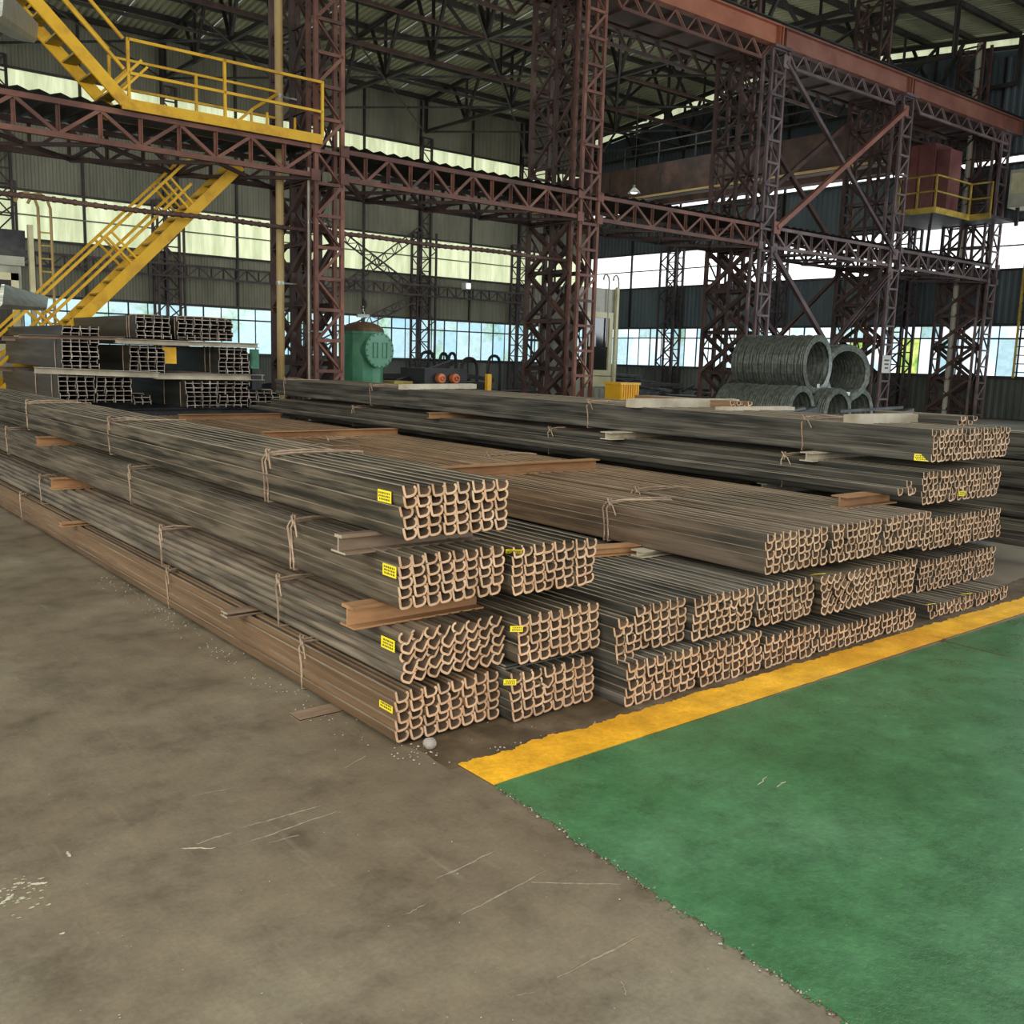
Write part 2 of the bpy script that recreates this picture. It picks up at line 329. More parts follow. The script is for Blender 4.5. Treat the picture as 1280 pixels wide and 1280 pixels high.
# ------------------------------------------------------------------ SETTING: floor
def ragged(x0, x1, y0, y1, n_x, amp, seed, z, th=0.004, edges='nsew'):
    """thin layer with an uneven outline: outline polygon fan grid"""
    rng = random.Random(seed); top = []; bot = []
    for i in range(n_x+1):
        t = i/n_x; x = x0+(x1-x0)*t
        top.append((x, y1(t)+(rng.uniform(-amp, amp) if 'n' in edges else 0)))
        bot.append((x, y0(t)+(rng.uniform(-amp, amp)*0.4 if 's' in edges else 0)))
    return top, bot
def layer(name, left, right, z, th, mat, parent):
    """strip between two polylines of equal count, with thickness"""
    n = len(left); b = MB()
    vs = [(x, y, z+th) for x, y in left]+[(x, y, z+th) for x, y in right]+[(x, y, z) for x, y in left]+[(x, y, z) for x, y in right]
    fs = [(i, n+i, n+i+1, i+1) for i in range(n-1)]
    fs += [(i, i+1, 2*n+i+1, 2*n+i) for i in range(n-1)]+[(n+i+1, n+i, 3*n+i, 3*n+i+1) for i in range(n-1)]
    fs += [(0, 2*n, 3*n, n), (n-1, 2*n-1, 4*n-1, 3*n-1)]
    b.add(vs, fs); o = b.put(name, mat, parent); return o
fl = MB(); fl.box(-10, 46, -12, 42, -0.2, 0.0)
floor = fl.put('floor', M['concrete']); floor['kind'] = 'structure'
rng = random.Random(3)
# green painted area: west edge from (2.17,2.73) to (2.0,-8); north edge y about 2.73, joint across x=5.64
def edge_w(y): return 2.18-(2.73-y)*0.08+0.018*noise.noise(Vector((y*7, 0, 0)))+0.018*noise.noise(Vector((y*25, 3, 0)))+0.012*noise.noise(Vector((y*70, 3, 0)))
n = 420
ysg = [2.73-(2.73+8)*(i/n)**1.6 for i in range(n+1)]
layer('green_painted_slab', [(edge_w(y), y) for y in ysg], [(5.61+0.004*rng.uniform(-1, 1), y) for y in ysg], 0.0, 0.005, M['green_floor'], floor)
layer('green_painted_slab', [(5.635, y+0.01) for y in ysg], [(16.0, y+0.03) for y in ysg], 0.0, 0.005, M['green_floor'], floor)
n = 500
xs = [2.17+(5.65-2.17)*i/n for i in range(n+1)]
def ytop(x): return 2.955+0.02*noise.noise(Vector((x*4, 9, 0)))+0.018*noise.noise(Vector((x*17, 2, 0)))+0.010*noise.noise(Vector((x*55, 2, 0)))+(x-2.2)*0.006
def ybot(x): return 2.725+0.005*noise.noise(Vector((x*9, 5, 0)))+(x-2.2)*0.012
layer('yellow_painted_line', [(x-(0.0), ytop(x)) for x in xs], [(x, ybot(x)) for x in xs], 0.003, 0.005, M['yellow_floor'], floor)
xs2 = [5.662+(16-5.662)*i/n for i in range(n+1)]
layer('yellow_painted_line', [(x, ytop(x)) for x in xs2], [(x, ybot(x)) for x in xs2], 0.003, 0.005, M['yellow_floor'], floor)
q = MB(); q.box(5.607, 5.640, -8, 2.78, 0, .0035); q.box(5.64, 5.668, 2.72, 2.99, 0, .0045); q.put('joint_filler', M['dirt'], floor)
# oily dirt strip between line and stacks, lumpy
def patch(name, x0, x1, y0, y1, nx, ny, h, mat, parent, seed=0):
    vs = []; fs = []
    for j in range(ny+1):
        for i in range(nx+1):
            x = x0+(x1-x0)*i/nx; y = y0+(y1-y0)*j/ny
            e = min(i, nx-i, j, ny-j); e = min(1, e/2)
            xx = x+0.03*noise.noise(Vector((x*6, y*6, seed))); yy = y+0.025*noise.noise(Vector((x*8, y*8, seed+5)))
            vs.append((xx, yy, 0.0005+e*h*(0.5+0.9*abs(noise.noise(Vector((x*9, y*9, seed+9)))))))
    for j in range(ny):
        for i in range(nx):
            a = j*(nx+1)+i; fs.append((a, a+1, a+nx+2, a+nx+1))
    return put(name, mesh_of(name, vs, fs, None, [mat]), parent)
d1 = patch('dirt_strip', 2.12, 8.2, 2.94, 3.3, 150, 10, 0.012, M['dirt'], floor, 1)
M['mark'] = weathered('pale_scrape', (0.17, 0.14, 0.10), (0.26, 0.22, 0.16), (0.34, 0.30, 0.23), (1, 1, 1), 30, 0.8, 0, 0, 0.1)
M['mark_white'] = weathered('chalky_scrape', (0.32, 0.29, 0.2), (0.5, 0.47, 0.34), (0.62, 0.6, 0.45), (1, 1, 1), 30, 0.8, 0, 0, 0.1)
marks = [(1.21, 2.85, 1.59, 2.88), (1.26, 2.96, 1.56, 2.95), (1.1, 2.94, 1.23, 2.95), (1.05, 2.94, 1.14, 2.88), (1.61, 2.3, 1.87, 2.33), (1.56, 2.09, 1.92, 2.14), (1.84, 2.11, 2.06, 1.94), (1.59, 1.71, 1.9, 1.71), (1.42, 2.19, 1.51, 2.2), (1.29, 2.81, 1.4, 2.8), (1.72, 1.6, 1.69, 1.55), (1.45, 1.72, 1.51, 1.7), (1.22, 3.29, 1.36, 3.27), (1.79, 3.19, 1.92, 3.24), (3.0, 2.13, 3.1, 2.16), (3.05, 2.08, 3.12, 2.09), (0.52, 2.93, 0.56, 2.96), (0.57, 3.02, 0.6, 3.01), (0.61, 2.99, 0.65, 2.97), (0.75, 3.13, 0.75, 3.09)]
for i, (xa, ya, xb, yb) in enumerate(marks):
    rg = random.Random(i); k_ = 14; L_, R_ = [], []
    d = Vector((xb-xa, yb-ya)); nrm = Vector((-d.y, d.x)).normalized()
    for j in range(k_+1):
        f = j/k_; w = (.0035 if i < 3 or 4 <= i < 8 else .002)*math.sin(math.pi*min(1, max(.04, f)))**.5*rg.uniform(.5, 1.1)
        if i >= 16: w *= 3.5
        wob = nrm*(.006*noise.noise(Vector((f*5, i*3.1, 0)))+.0015*rg.uniform(-1, 1)); p = Vector((xa, ya))+d*f+wob
        L_.append(tuple(p+nrm*w)); R_.append(tuple(p-nrm*w))
    layer('scrape_mark', L_, R_, 0.0005 if i < 14 or i > 15 else .0055, .0016 if i < 16 else .0008, M['mark_white'] if i in (3, 14, 15) or i >= 16 else M['mark'], floor)
q = MB(); rg = random.Random(21)
for i in range(60):
    x = rg.gauss(.56, .05); y = rg.gauss(2.97, .05) if i % 3 else rg.gauss(2.9, .1); n_ = 6; r0 = rg.uniform(.001, .006); a0 = rg.uniform(0, 6)
    vs = [(x+r0*rg.uniform(.5, 1.6)*math.cos(a0+j*1.047)*1.6, y+r0*rg.uniform(.5, 1.2)*math.sin(a0+j*1.047), .0012) for j in range(n_)]
    q.add(vs, [tuple(range(n_))])
q.put('chalk_flecks', M['mark_white'], floor)
# grit along the edge of the green paint and below the stacks
b = MB()
rng = random.Random(11)
def pebble(b, x, y, z, r, mi=0):
    vs = []
    for i in range(6):
        a = [(1, 0, 0), (-1, 0, 0), (0, 1, 0), (0, -1, 0), (0, 0, 1), (0, 0, -.3)][i]
        k = r*rng.uniform(.6, 1.2); vs.append((x+a[0]*k, y+a[1]*k, z+a[2]*k*0.7))
    b.add(vs, [(0, 2, 4), (2, 1, 4), (1, 3, 4), (3, 0, 4), (2, 0, 5), (1, 2, 5), (3, 1, 5), (0, 3, 5)], mi)
for i in range(1500):
    y = 2.7-(3.6)*rng.random()**1.0; pebble(b, edge_w(y)+rng.gauss(0.0, 0.010), y, 0.003, rng.uniform(0.002, 0.0065), rng.choice((0, 1, 1, 2, 2)))
for i in range(260):
    pebble(b, rng.uniform(2.0, 3.5), rng.uniform(2.97, 3.25), 0.004, rng.uniform(0.003, 0.008))
for i in range(160):
    pebble(b, rng.gauss(1.98, 0.05), rng.uniform(3.3, 7), 0.002, rng.uniform(0.003, 0.008))
for i in range(150):
    pebble(b, rng.uniform(0.3, 6), rng.uniform(0.9, 2.9), 0.004, rng.uniform(0.0015, 0.004))
o = b.put('grit', [M['stone'], M['dirt'], M['green_floor']])
tag(o, 'small pale grit scattered along the paint edge and the stack', 'grit', kind='stuff')
def stone(name, loc, r, label):
    vs = []; me = bmesh.new(); bmesh.ops.create_icosphere(me, subdivisions=2, radius=r)
    for v in me.verts: v.co *= 1+0.22*noise.noise(v.co*30+Vector(loc)); v.co.z *= 0.8
    m = D.meshes.new(name); me.to_mesh(m); me.free(); m.materials.append(M['stone'])
    o = put(name, m, None, None, loc); tag(o, label, 'stone'); return o
stone('stone', (2.17, 3.16, 0.022), 0.03, 'grey lump of stone in front of the nearest stack corner')

# ------------------------------------------------------------------ SETTING: back and end walls
def corr(width, height, pitch, depth, mat_name):
    """trapezoid corrugated sheet in local x (width) and z (height); ribs vertical"""
    vs = []; n = max(1, round(width/pitch)); p = width/n; xs = []
    for i in range(n): xs += [(i*p, 0), (i*p+p*.35, 0), (i*p+p*.5, depth), (i*p+p*.85, depth)]
    xs.append((width, 0))
    for x, d in xs: vs += [(x, d, 0), (x, d, height)]
    fs = [(2*i, 2*i+2, 2*i+3, 2*i+1) for i in range(len(xs)-1)]
    return mesh_of('corrugated_panel', vs, fs, None, [M[mat_name]])
YW, XE = 38.5, 36.2
ZS = [(0.0, 1.5, 'sheet_dark'), (3.39, 5.33, 'sheet'), (5.33, 7.01, 'panel_lit'), (7.01, 10.3, 'sheet'), (10.3, 11.04, 'panel_lit'), (11.04, 13.2, 'sheet')]
core = MB(); core.box(-8, XE+.3, YW+0.12, YW+0.3, 0, 1.5); core.box(-8, XE+.3, YW+.12, YW+.3, 3.39, 13.4)
wall_back = core.put('wall_back', M['sheet_dark']); wall_back['kind'] = 'structure'
cells = [-4-5.85+5.85*0]  # bay lines at wall columns
bays = [7.85-5.85*k for k in (2, 1)]+[7.85+5.85*k for k in range(5)]
bays = sorted(set([-3.85, 2.0, 7.85, 13.7, 19.55, 25.4, 31.25, XE]))
cache = {}
for x0, x1 in zip(bays[:-1], bays[1:]):
    half = (x1-x0)/2
    for h in range(2):
        for (z0, z1, mt) in ZS:
            key = (round(half, 3), z0, mt)
            if key not in cache: cache[key] = corr(half-0.06, z1-z0-0.04, 0.24, 0.035, mt)
            put('translucent_panel' if 'lit' in mt else 'cladding_panel', cache[key], wall_back, None, (x0+h*half+0.03, YW+0.03, z0+0.02))
        member(wall_back, 'mullion', (x0+h*half, YW, 3.39), (x0+h*half, YW, 13.0), 0.09, M['dark'], 'channel', rel=False)
for z in (1.5, 3.39, 5.33, 6.17, 7.01, 10.3, 11.04):
    member(wall_back, 'rail', (-8, YW-0.03, z), (XE, YW-0.03, z), 0.05 if z in (6.17,) else 0.08, M['dark'] if z != 6.17 else M['sheet'], 'flat', rel=False)
# windows of the back wall
pane_cache = {}
def window(idx, along, a0, a1, fixed, z0, z1, npan, mats, rng):
    """along 'x' or 'y'; glazing between a0 and a1 on plane fixed"""
    def P(a, off, z): return (a, fixed-off, z) if along == 'x' else (fixed-off, a, z)
    t = D.objects.new('window_%d' % idx, None); COL.objects.link(t); t.location = P(a0, 0, z0); t['kind'] = 'structure'
    zt = z1-0.5; fr = MB()
    w = (a1-a0)/npan
    def bx(aa, ab, za, zb, d0=-0.03, d1=0.05):
        p, q = P(aa, d0, za), P(ab, d1, zb); L = t.location
        fr.box(min(p[0], q[0])-L.x, max(p[0], q[0])-L.x, min(p[1], q[1])-L.y, max(p[1], q[1])-L.y, za-L.z, zb-L.z)
    for i in range(npan+1):
        ww = 0.05 if i % 2 == 0 else 0.028
        a = a0+i*w; bx(a-ww/2, a+ww/2, z0, z1)
    for z in (z0+0.03, zt, z1-0.03): bx(a0, a1, z-0.028, z+0.028)
    fr.put('window_frame', M['dark'], t)
    for i in range(npan):
        for (za, zb) in ((z0, zt), (zt, z1)):
            key = (along, round(w, 3), round(zb-za, 3))
            if key not in pane_cache:
                q = MB()
                if along == 'x': q.box(0.01, w-0.01, -0.004, 0.004, 0.01, zb-za-0.01)
                else: q.box(-0.004, 0.004, 0.01, w-0.01, 0.01, zb-za-0.01)
                pane_cache[key] = q.mesh('pane', M['pane'])
            p = P(a0+i*w, 0, za)
            mt = mats(a0+i*w, za) 
            put('pane', pane_cache[key], t, None if mt is M['pane'] else mt, Vector(p)-t.location)
    return t
rng = random.Random(5)
k = 1
for x0, x1 in zip(bays[:-1], bays[1:]):
    window(k, 'x', x0, x1, YW, 1.5, 3.39, 8, lambda a, z: M['pane'], rng); k += 1
# end wall (plane x = XE), runs towards the camera
bayy = [38.5, 32.4, 26.5, 20.5, 14.5, 8.5]
core = MB()
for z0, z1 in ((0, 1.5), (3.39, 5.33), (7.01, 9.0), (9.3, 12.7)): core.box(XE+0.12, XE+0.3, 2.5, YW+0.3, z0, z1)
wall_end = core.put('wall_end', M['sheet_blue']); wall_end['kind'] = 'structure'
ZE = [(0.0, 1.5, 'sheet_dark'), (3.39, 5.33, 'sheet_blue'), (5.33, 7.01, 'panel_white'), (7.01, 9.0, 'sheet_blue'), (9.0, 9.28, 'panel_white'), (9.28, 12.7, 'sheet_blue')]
for y1, y0 in zip(bayy[:-1], bayy[1:]):
    half = (y1-y0)/2
    for h in range(2):
        for (z0, z1, mt) in ZE:
            key = ('e', round(half, 3), z0, mt)
            if key not in cache: cache[key] = corr(half-0.06, z1-z0-0.04, 0.24, 0.035, mt)
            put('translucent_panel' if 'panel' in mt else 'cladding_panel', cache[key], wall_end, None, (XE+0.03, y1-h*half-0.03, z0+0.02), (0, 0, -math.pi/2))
        member(wall_end, 'mullion', (XE, y1-h*half, 3.39), (XE, y1-h*half, 12.7), 0.09, M['dark'], 'channel', rel=False)
def em(a, z):
    r = rng.random()
    if a < 27.5 and r < 0.28 and z < 2: return M['pane_leafy']
    return M['pane_bright'] if r < 0.8 else M['pane']
for y1, y0 in zip(bayy[:-1], bayy[1:]):
    window(k, 'y', y0, y1, XE, 1.5, 3.39, 8, em, rng); k += 1
for z in (1.5, 3.39, 5.33, 6.17, 7.01, 9.0, 9.3):
    member(wall_end, 'rail', (XE-0.03, 2.5, z), (XE-0.03, YW, z), 0.05 if z == 6.17 else 0.08, M['dark'], 'flat', rel=False)

# ------------------------------------------------------------------ SETTING: roof
def roof_z(y):
    if y >= 27: return 13.1+(38.7-y)*0.115
    if y >= 15: return 14.45-(27-y)*0.10
    return 13.25-(15-y)*0.0
ceil = D.objects.new('ceiling', None); COL.objects.link(ceil); ceil['kind'] = 'structure'
def roof_sheet(w, ya, yb):
    za, zb = roof_z(ya), roof_z(yb); n = round(w/0.25); p = w/n; xs = []
    for i in range(n): xs += [(i*p, 0), (i*p+p*.4, 0), (i*p+p*.5, .07), (i*p+p*.9, .07)]
    xs.append((w, 0)); vs = []
    for x, d in xs: vs += [(x, ya, za+d), (x, yb, zb+d)]
    return mesh_of('roof_panel', vs, [(2*i, 2*i+1, 2*i+3, 2*i+2) for i in range(len(xs)-1)], None, [M['roof']])
segs = [(38.7, 32.8), (32.8, 27.0), (27.0, 21.0), (21.0, 15.0)]
for ya, yb in segs:
    me = roof_sheet(2.98, ya, yb)
    for i in range(-2, 13):
        put('roof_panel', me, ceil, None, (i*3.0, 0, 0))
fb = MB(); fb.box(-8, 37, -5, 0.6, 13.2, 13.3); fb.box(-8, 37, 6.4, 15, 13.2, 13.3); fb.put('roof_panel', M['roof'], ceil)
y = 38.2
while y > 15.5:
    member(ceil, 'purlin', (-5, y, roof_z(y)-0.10), (XE, y, roof_z(y)-0.10), 0.16, M['dark'], 'channel', rel=False); y -= 1.62
# light gap under the roof over the end wall
gb = MB()
for ya, yb in segs:
    gb.add([(XE+0.1, ya, roof_z(ya)-0.55), (XE+0.1, yb, roof_z(yb)-0.55), (XE+0.1, yb, roof_z(yb)-0.02), (XE+0.1, ya, roof_z(ya)-0.02)], [(0, 1, 2, 3)])
gb.put('eave_light_strip', M['panel_lit'], wall_end)
for ya, yb in segs:
    member(wall_end, 'eave_beam', (XE, ya, roof_z(ya)-0.5), (XE, yb, roof_z(yb)-0.5), 0.12, M['dark'], 'channel', rel=False)
    gbx = MB(); 
    gbx.add([(XE+0.12, ya, 12.6), (XE+0.12, yb, 12.6), (XE+0.12, yb, roof_z(yb)-0.55), (XE+0.12, ya, roof_z(ya)-0.55)], [(0, 1, 2, 3)])
    gbx.put('cladding_panel', M['sheet_blue'], wall_end)

# roof trusses
ZB = 11.6
def roof_truss(x, label):
    t = thing('roof_truss', label, 'truss', (x, 16.8, ZB), 'roof trusses under the corrugated roof')
    ys = [38.1-i*3.04 for i in range(8)]
    member(t, 'bottom_chord', (x, 38.1, ZB), (x, ys[-1], ZB), 0.13, M['dark'], 'angle')
    tops = [(x, y, roof_z(y)-0.25) for y in (38.1, 27.0, 16.8)]
    for a, b_ in zip(tops[:-1], tops[1:]): member(t, 'top_chord', a, b_, 0.15, M['dark'], 'channel')
    for i, y in enumerate(ys):
        if i in (0, 7): member(t, 'end_post', (x, y, ZB), (x, y, roof_z(y)-.25), 0.13, M['dark']); continue
        member(t, 'vertical', (x, y, ZB), (x, y, roof_z(y)-.25), 0.09, M['dark'])
        for s in (-1, 1):
            y2 = y+s*1.0; member(t, 'diagonal', (x, y, ZB), (x, y2, roof_z(y2)-.25), 0.10, M['dark'])
        if i % 2: member(t, 'gusset', (x-0.01, y-.18, ZB+0.06), (x-0.01, y+.18, ZB+0.06), 0.02, M['dark'], 'flat', 0.3)
    return t
tn = ['above the yellow walkway', 'second from the left beyond the green tank bay', 'over the bay between the green tank and the big lattice column', 'meeting the back wall left of the big lattice column', 'right behind the big lattice column', 'next to the dark end wall']
tx = [7.85, 13.7, 19.55, 25.4, 31.25, 35.7]
for x, s_ in zip(tx, tn): roof_truss(x, 'sooty dark roof truss '+s_)
t = thing('roof_bracing', 'thin steel wind bracing crossing between the roof trusses', 'bracing', (7.85, 16.8, ZB))
ys = [38.1-i*3.04 for i in range(8)]
for i, (xa, xb) in enumerate(zip(tx[:-1], tx[1:])):
    for j in (0, 2, 4):
        member(t, 'brace', (xa, ys[j], ZB), (xb, ys[j+2], ZB), 0.07, M['dark'] if (i+j) % 2 else M['scrap'])
        member(t, 'brace', (xb, ys[j], ZB-0.05), (xa, ys[j+2], ZB-0.05), 0.07, M['dark'])
    for j in (2, 4, 6): member(t, 'tie', (xa, ys[j], ZB+0.02), (xb, ys[j], ZB+0.02), 0.09, M['red_dark'] if j == 4 else M['dark'])
# longitudinal vertical trusses between roof trusses
for q, y in enumerate((ys[3], ys[6])):
    t = thing('longitudinal_truss', ['dark longitudinal truss under the roof nearer the back wall', 'dark longitudinal truss under the roof nearer the crane girder'][q], 'truss', (7.85, y, ZB))
    member(t, 'bottom_chord', (7.85, y, ZB-0.1), (35.7, y, ZB-0.1), 0.12, M['red_dark'])
    for xa, xb in zip(tx[:-1], tx[1:]):
        xm = (xa+xb)/2
        for s in (0, .5, 1):
            pass
        member(t, 'diagonal', (xa, y, roof_z(y)-.3), (xm, y, ZB), 0.09, M['dark'])
        member(t, 'diagonal', (xb, y, roof_z(y)-.3), (xm, y, ZB), 0.09, M['dark'])
        member(t, 'vertical', (xm, y, ZB), (xm, y, roof_z(y)-.3), 0.07, M['dark'])

# ------------------------------------------------------------------ lattice helpers
def ladder(t, a0, a1, b0, b1, npan, w, mat, horiz=True, name='lacing_bar', flip=0, x=False):
    """lacing between rails a0-a1 and b0-b1 : cross struts plus alternating diagonals"""
    a0, a1, b0, b1 = map(Vector, (a0, a1, b0, b1))
    for i in range(npan+1):
        f = i/npan; A, B = a0.lerp(a1, f), b0.lerp(b1, f)
        if horiz: member(t, name, A, B, w, mat)
        if i < npan:
            g = (i+1)/npan; A2, B2 = a0.lerp(a1, g), b0.lerp(b1, g)
            if (i+flip) % 2 or x: member(t, name, A, B2, w, mat)
            if not (i+flip) % 2 or x: member(t, name, B, A2, w, mat)

# ------------------------------------------------------------------ wall columns
def wall_col(x, y, face, label, ztop=11.4, grp='lattice columns along the cladding'):
    t = thing('wall_column', label, 'column', (x, y, 0), grp)
    if face == 'x': P = lambda a, d, z: (x+a, y-d, z)
    else: P = lambda a, d, z: (x-d, y+a, z)
    mt = M['dark_purple']; zl = 7.2
    for a in (-.5, 0, .5):
        member(t, 'post', P(a, 0.05, 0), P(a, 0.05, zl if a else ztop), 0.09, mt, 'flat')
    member(t, 'post', P(.5, .05, zl), P(.5, .05, ztop), 0.09, mt, 'flat')
    for a in (-.5, .5): member(t, 'post', P(a, .55, 0), P(a, .55, zl), 0.08, mt, 'flat')
    ladder(t, P(-.5, .05, 0.2), P(-.5, .05, zl), P(0, .05, 0.2), P(0, .05, zl), 13, 0.05, mt)
    ladder(t, P(0, .05, 0.2), P(0, .05, ztop), P(.5, .05, 0.2), P(.5, .05, ztop), 21, 0.05, mt, flip=1)
    ladder(t, P(-.5, .55, 0.2), P(-.5, .55, zl), P(.5, .55, 0.2), P(.5, .55, zl), 9, 0.05, mt, horiz=False)
    return t
wl = ['at the left picture edge', 'behind the yellow stair', 'behind the yellow pipe and nearest lattice column', 'right of the green tank', 'just left of the big lattice column']
for x, s_ in zip((7.85, 13.7, 19.55, 25.4, 31.25), wl):
    wall_col(x, YW-0.1, 'x', 'dark lattice wall column '+s_)
for y, s_ in zip((32.4, 26.5, 20.5, 14.5), ('between the two white openings of the end wall', 'behind the third lattice column', 'left of the grey drainpipe', 'near the right picture edge')):
    wall_col(XE-0.1, y, 'y', 'dark lattice column on the end wall '+s_, 9.0)
# crane beam on the wall columns: laced band z 4.38..4.79
for i, (xa, xb) in enumerate(zip((2.0, 7.85, 13.7, 19.55, 25.4), (7.85, 13.7, 19.55, 25.4, 31.25))):
    lb = ['leftmost behind the stair rail', 'behind the foot of the yellow stair', 'left of the nearest lattice column', 'behind the green tank', 'ending at the big lattice column']
    t = thing('wall_truss', 'dark horizontal lattice truss on the back wall, '+lb[i], 'truss', (xa, 37.6, 4.4), 'horizontal trusses along the back wall')
    for z in (4.38, 4.82): member(t, 'chord', (xa, 37.6, z), (xb, 37.6, z), 0.08, M['dark_purple'])
    ladder(t, (xa, 37.6, 4.38), (xb, 37.6, 4.38), (xa, 37.6, 4.82), (xb, 37.6, 4.82), 12, 0.05, M['dark_purple'])
# laced X brace between wall columns near the green tank
t = thing('wall_cross_brace', 'dark laced cross brace on the back wall above the green tank', 'bracing', (19.55, 37.8, 0.2))
for (p, q) in (((19.9, 37.9, 3.6), (25.1, 37.9, 7.3)), ((19.9, 37.9, 7.3), (25.1, 37.9, 4.4)), ((19.9, 37.9, 2.0), (25.1, 37.9, 4.4))):
    p, q = Vector(p), Vector(q); n_ = (q-p).normalized().cross(Vector((0, 1, 0)))*0.16
    member(t, 'brace_rail', p+n_, q+n_, 0.06, M['dark_purple']); member(t, 'brace_rail', p-n_, q-n_, 0.06, M['dark_purple'])
    ladder(t, p+n_, q+n_, p-n_, q-n_, 14, 0.035, M['dark_purple'], horiz=True)

# ------------------------------------------------------------------ main lattice columns
CX = [9.06, 15.68, 22.27, 28.75, 35.25]
Y1, Y2, Y3 = 16.8, 17.75, 18.6
def main_column(x, label, mat, near=True):
    t = thing('lattice_column', label, 'column', (x, Y1, 0), 'main lattice columns under the crane girder')
    h = 0.27; zt = 9.86
    for s in (-1, 1):
        member(t, 'front_post', (x+s*h, Y1, 0), (x+s*h, Y1, zt), 0.075, mat, 'flat')
        member(t, 'front_post', (x+s*h, Y1+0.28, 0), (x+s*h, Y1+0.28, zt), 0.075, mat, 'flat')
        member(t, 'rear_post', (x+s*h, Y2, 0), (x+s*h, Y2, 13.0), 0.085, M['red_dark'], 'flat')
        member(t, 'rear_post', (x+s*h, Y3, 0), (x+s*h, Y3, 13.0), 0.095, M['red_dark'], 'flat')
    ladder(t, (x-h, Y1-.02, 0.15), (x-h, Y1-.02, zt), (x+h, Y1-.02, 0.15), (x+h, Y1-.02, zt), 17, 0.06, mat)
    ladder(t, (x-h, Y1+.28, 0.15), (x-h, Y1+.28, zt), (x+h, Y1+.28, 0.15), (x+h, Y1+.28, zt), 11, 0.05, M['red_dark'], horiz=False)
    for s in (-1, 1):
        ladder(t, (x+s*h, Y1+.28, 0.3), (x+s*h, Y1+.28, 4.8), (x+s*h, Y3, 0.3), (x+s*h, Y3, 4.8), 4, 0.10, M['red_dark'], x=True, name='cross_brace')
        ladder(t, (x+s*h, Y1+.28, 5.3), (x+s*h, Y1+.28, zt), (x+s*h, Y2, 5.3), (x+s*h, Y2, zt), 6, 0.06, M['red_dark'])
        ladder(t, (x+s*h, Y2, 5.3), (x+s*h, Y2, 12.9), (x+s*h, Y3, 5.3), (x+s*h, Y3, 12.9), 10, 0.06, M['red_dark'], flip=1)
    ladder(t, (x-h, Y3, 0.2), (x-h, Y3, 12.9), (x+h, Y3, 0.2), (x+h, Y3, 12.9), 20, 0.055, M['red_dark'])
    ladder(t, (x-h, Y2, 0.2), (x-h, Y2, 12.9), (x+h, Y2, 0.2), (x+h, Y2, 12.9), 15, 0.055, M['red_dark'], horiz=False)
    cp_ = MB(); cp_.box(-.36, .36, -.15, .45, 9.86, 9.93); cp_.put('cap_plate', mat, t)
    bp = MB(); bp.box(-.45, .45, -.2, .5, 0, .04); bp.box(-.45, .45, .75, 2.05, 0, .04); bp.put('base_plate', M['red_dark'], t)
    for z in (4.85, 5.35):
        for s in (-1, 1):
            g = MB(); g.box(s*.30-.09, s*.30+.09, -.07, -.05, z-.10, z+.10); g.put('gusset_plate', mat, t)
    return t
cl = ['nearest rusty red lattice column beside the yellow walkway', 'big red lattice column in the middle, left of the cream cab door',
      'red lattice column left of the long diagonal braces and wire coils', 'red lattice column right of the wire coils with white sign', 'dim red lattice column at the right by the grey drainpipe']
cols = []
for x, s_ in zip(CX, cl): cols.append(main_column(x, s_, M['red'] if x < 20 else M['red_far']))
# small white sign on the fourth column
sg = MB(); sg.box(-.24, .24, -.12, -.10, 1.55, 2.1)
for i, zz in enumerate((1.95, 1.83, 1.71)): sg.box(-.15+.03*i, .15-.02*i, -.123, -.119, zz-.03, zz+.02, 1)
o = sg.put('column_sign', [M['white'], M['ink']], None, (CX[3]-0.12, Y1, 0)); tag(o, 'small white notice hung on the lattice column by the coils', 'sign')

# lattice cross beams at z 4.85..5.35
def lattice_beam(xa, xb, label, n, mt1=None):
    t = thing('lattice_beam', label, 'beam', (xa, Y1, 4.85), 'lattice beams between the main columns')
    for y, mt in ((Y1, mt1 or M['red']), (Y3, M['red_dark'])):
        for z in (4.85, 5.35): member(t, 'chord', (xa, y, z), (xb, y, z), 0.085, mt)
        L = xb-xa
        for i in range(n+1):
            x = xa+L*i/n
            if 0 < i < n: member(t, 'vertical_bar', (x, y, 4.85), (x, y, 5.35), 0.055, mt)
            if i < n:
                x2 = xa+L*(i+1)/n
                member(t, 'diagonal_bar', (x, y, 5.33 if i % 2 == 0 else 4.87), (x2, y, 4.87 if i % 2 == 0 else 5.33), 0.055, mt)
    m_ = max(2, n//3)
    for i in range(m_+1):
        x = xa+(xb-xa)*i/m_
        member(t, 'cross_tie', (x, Y1, 4.84), (x, Y3, 4.84), 0.07, M['red_dark'])
        if i < m_:
            x2 = xa+(xb-xa)*(i+1)/m_
            member(t, 'bottom_brace', (x, Y1, 4.82), (x2, Y3, 4.82), 0.06, M['red_dark'])
            member(t, 'bottom_brace', (x, Y3, 4.80), (x2, Y1, 4.80), 0.06, M['red_dark'])
    # sheet laid over the beam
    w = xb-xa; k_ = int(w/0.3); pts = []
    for i in range(k_): pts += [(i*w/k_, 0), ((i+.5)*w/k_, .05)]
    pts.append((w, 0)); vs = []
    for x, d in pts: vs += [(x, -0.12, .56+d), (x, 1.95, .56+d)]
    put('deck_sheet', mesh_of('deck_sheet', vs, [(2*i, 2*i+2, 2*i+3, 2*i+1) for i in range(len(pts)-1)], None, [M['dark']]), t)
    return t
lattice_beam(1.2, CX[0]-.27, 'long red lattice beam under the yellow walkway at left', 12)
lattice_beam(CX[0]+.27, CX[1]-.27, 'red lattice beam with wavy sheet between nearest and middle column', 12)
lattice_beam(CX[1]+.27, CX[2]-.27, 'red lattice beam right of the middle column above the cab', 10)
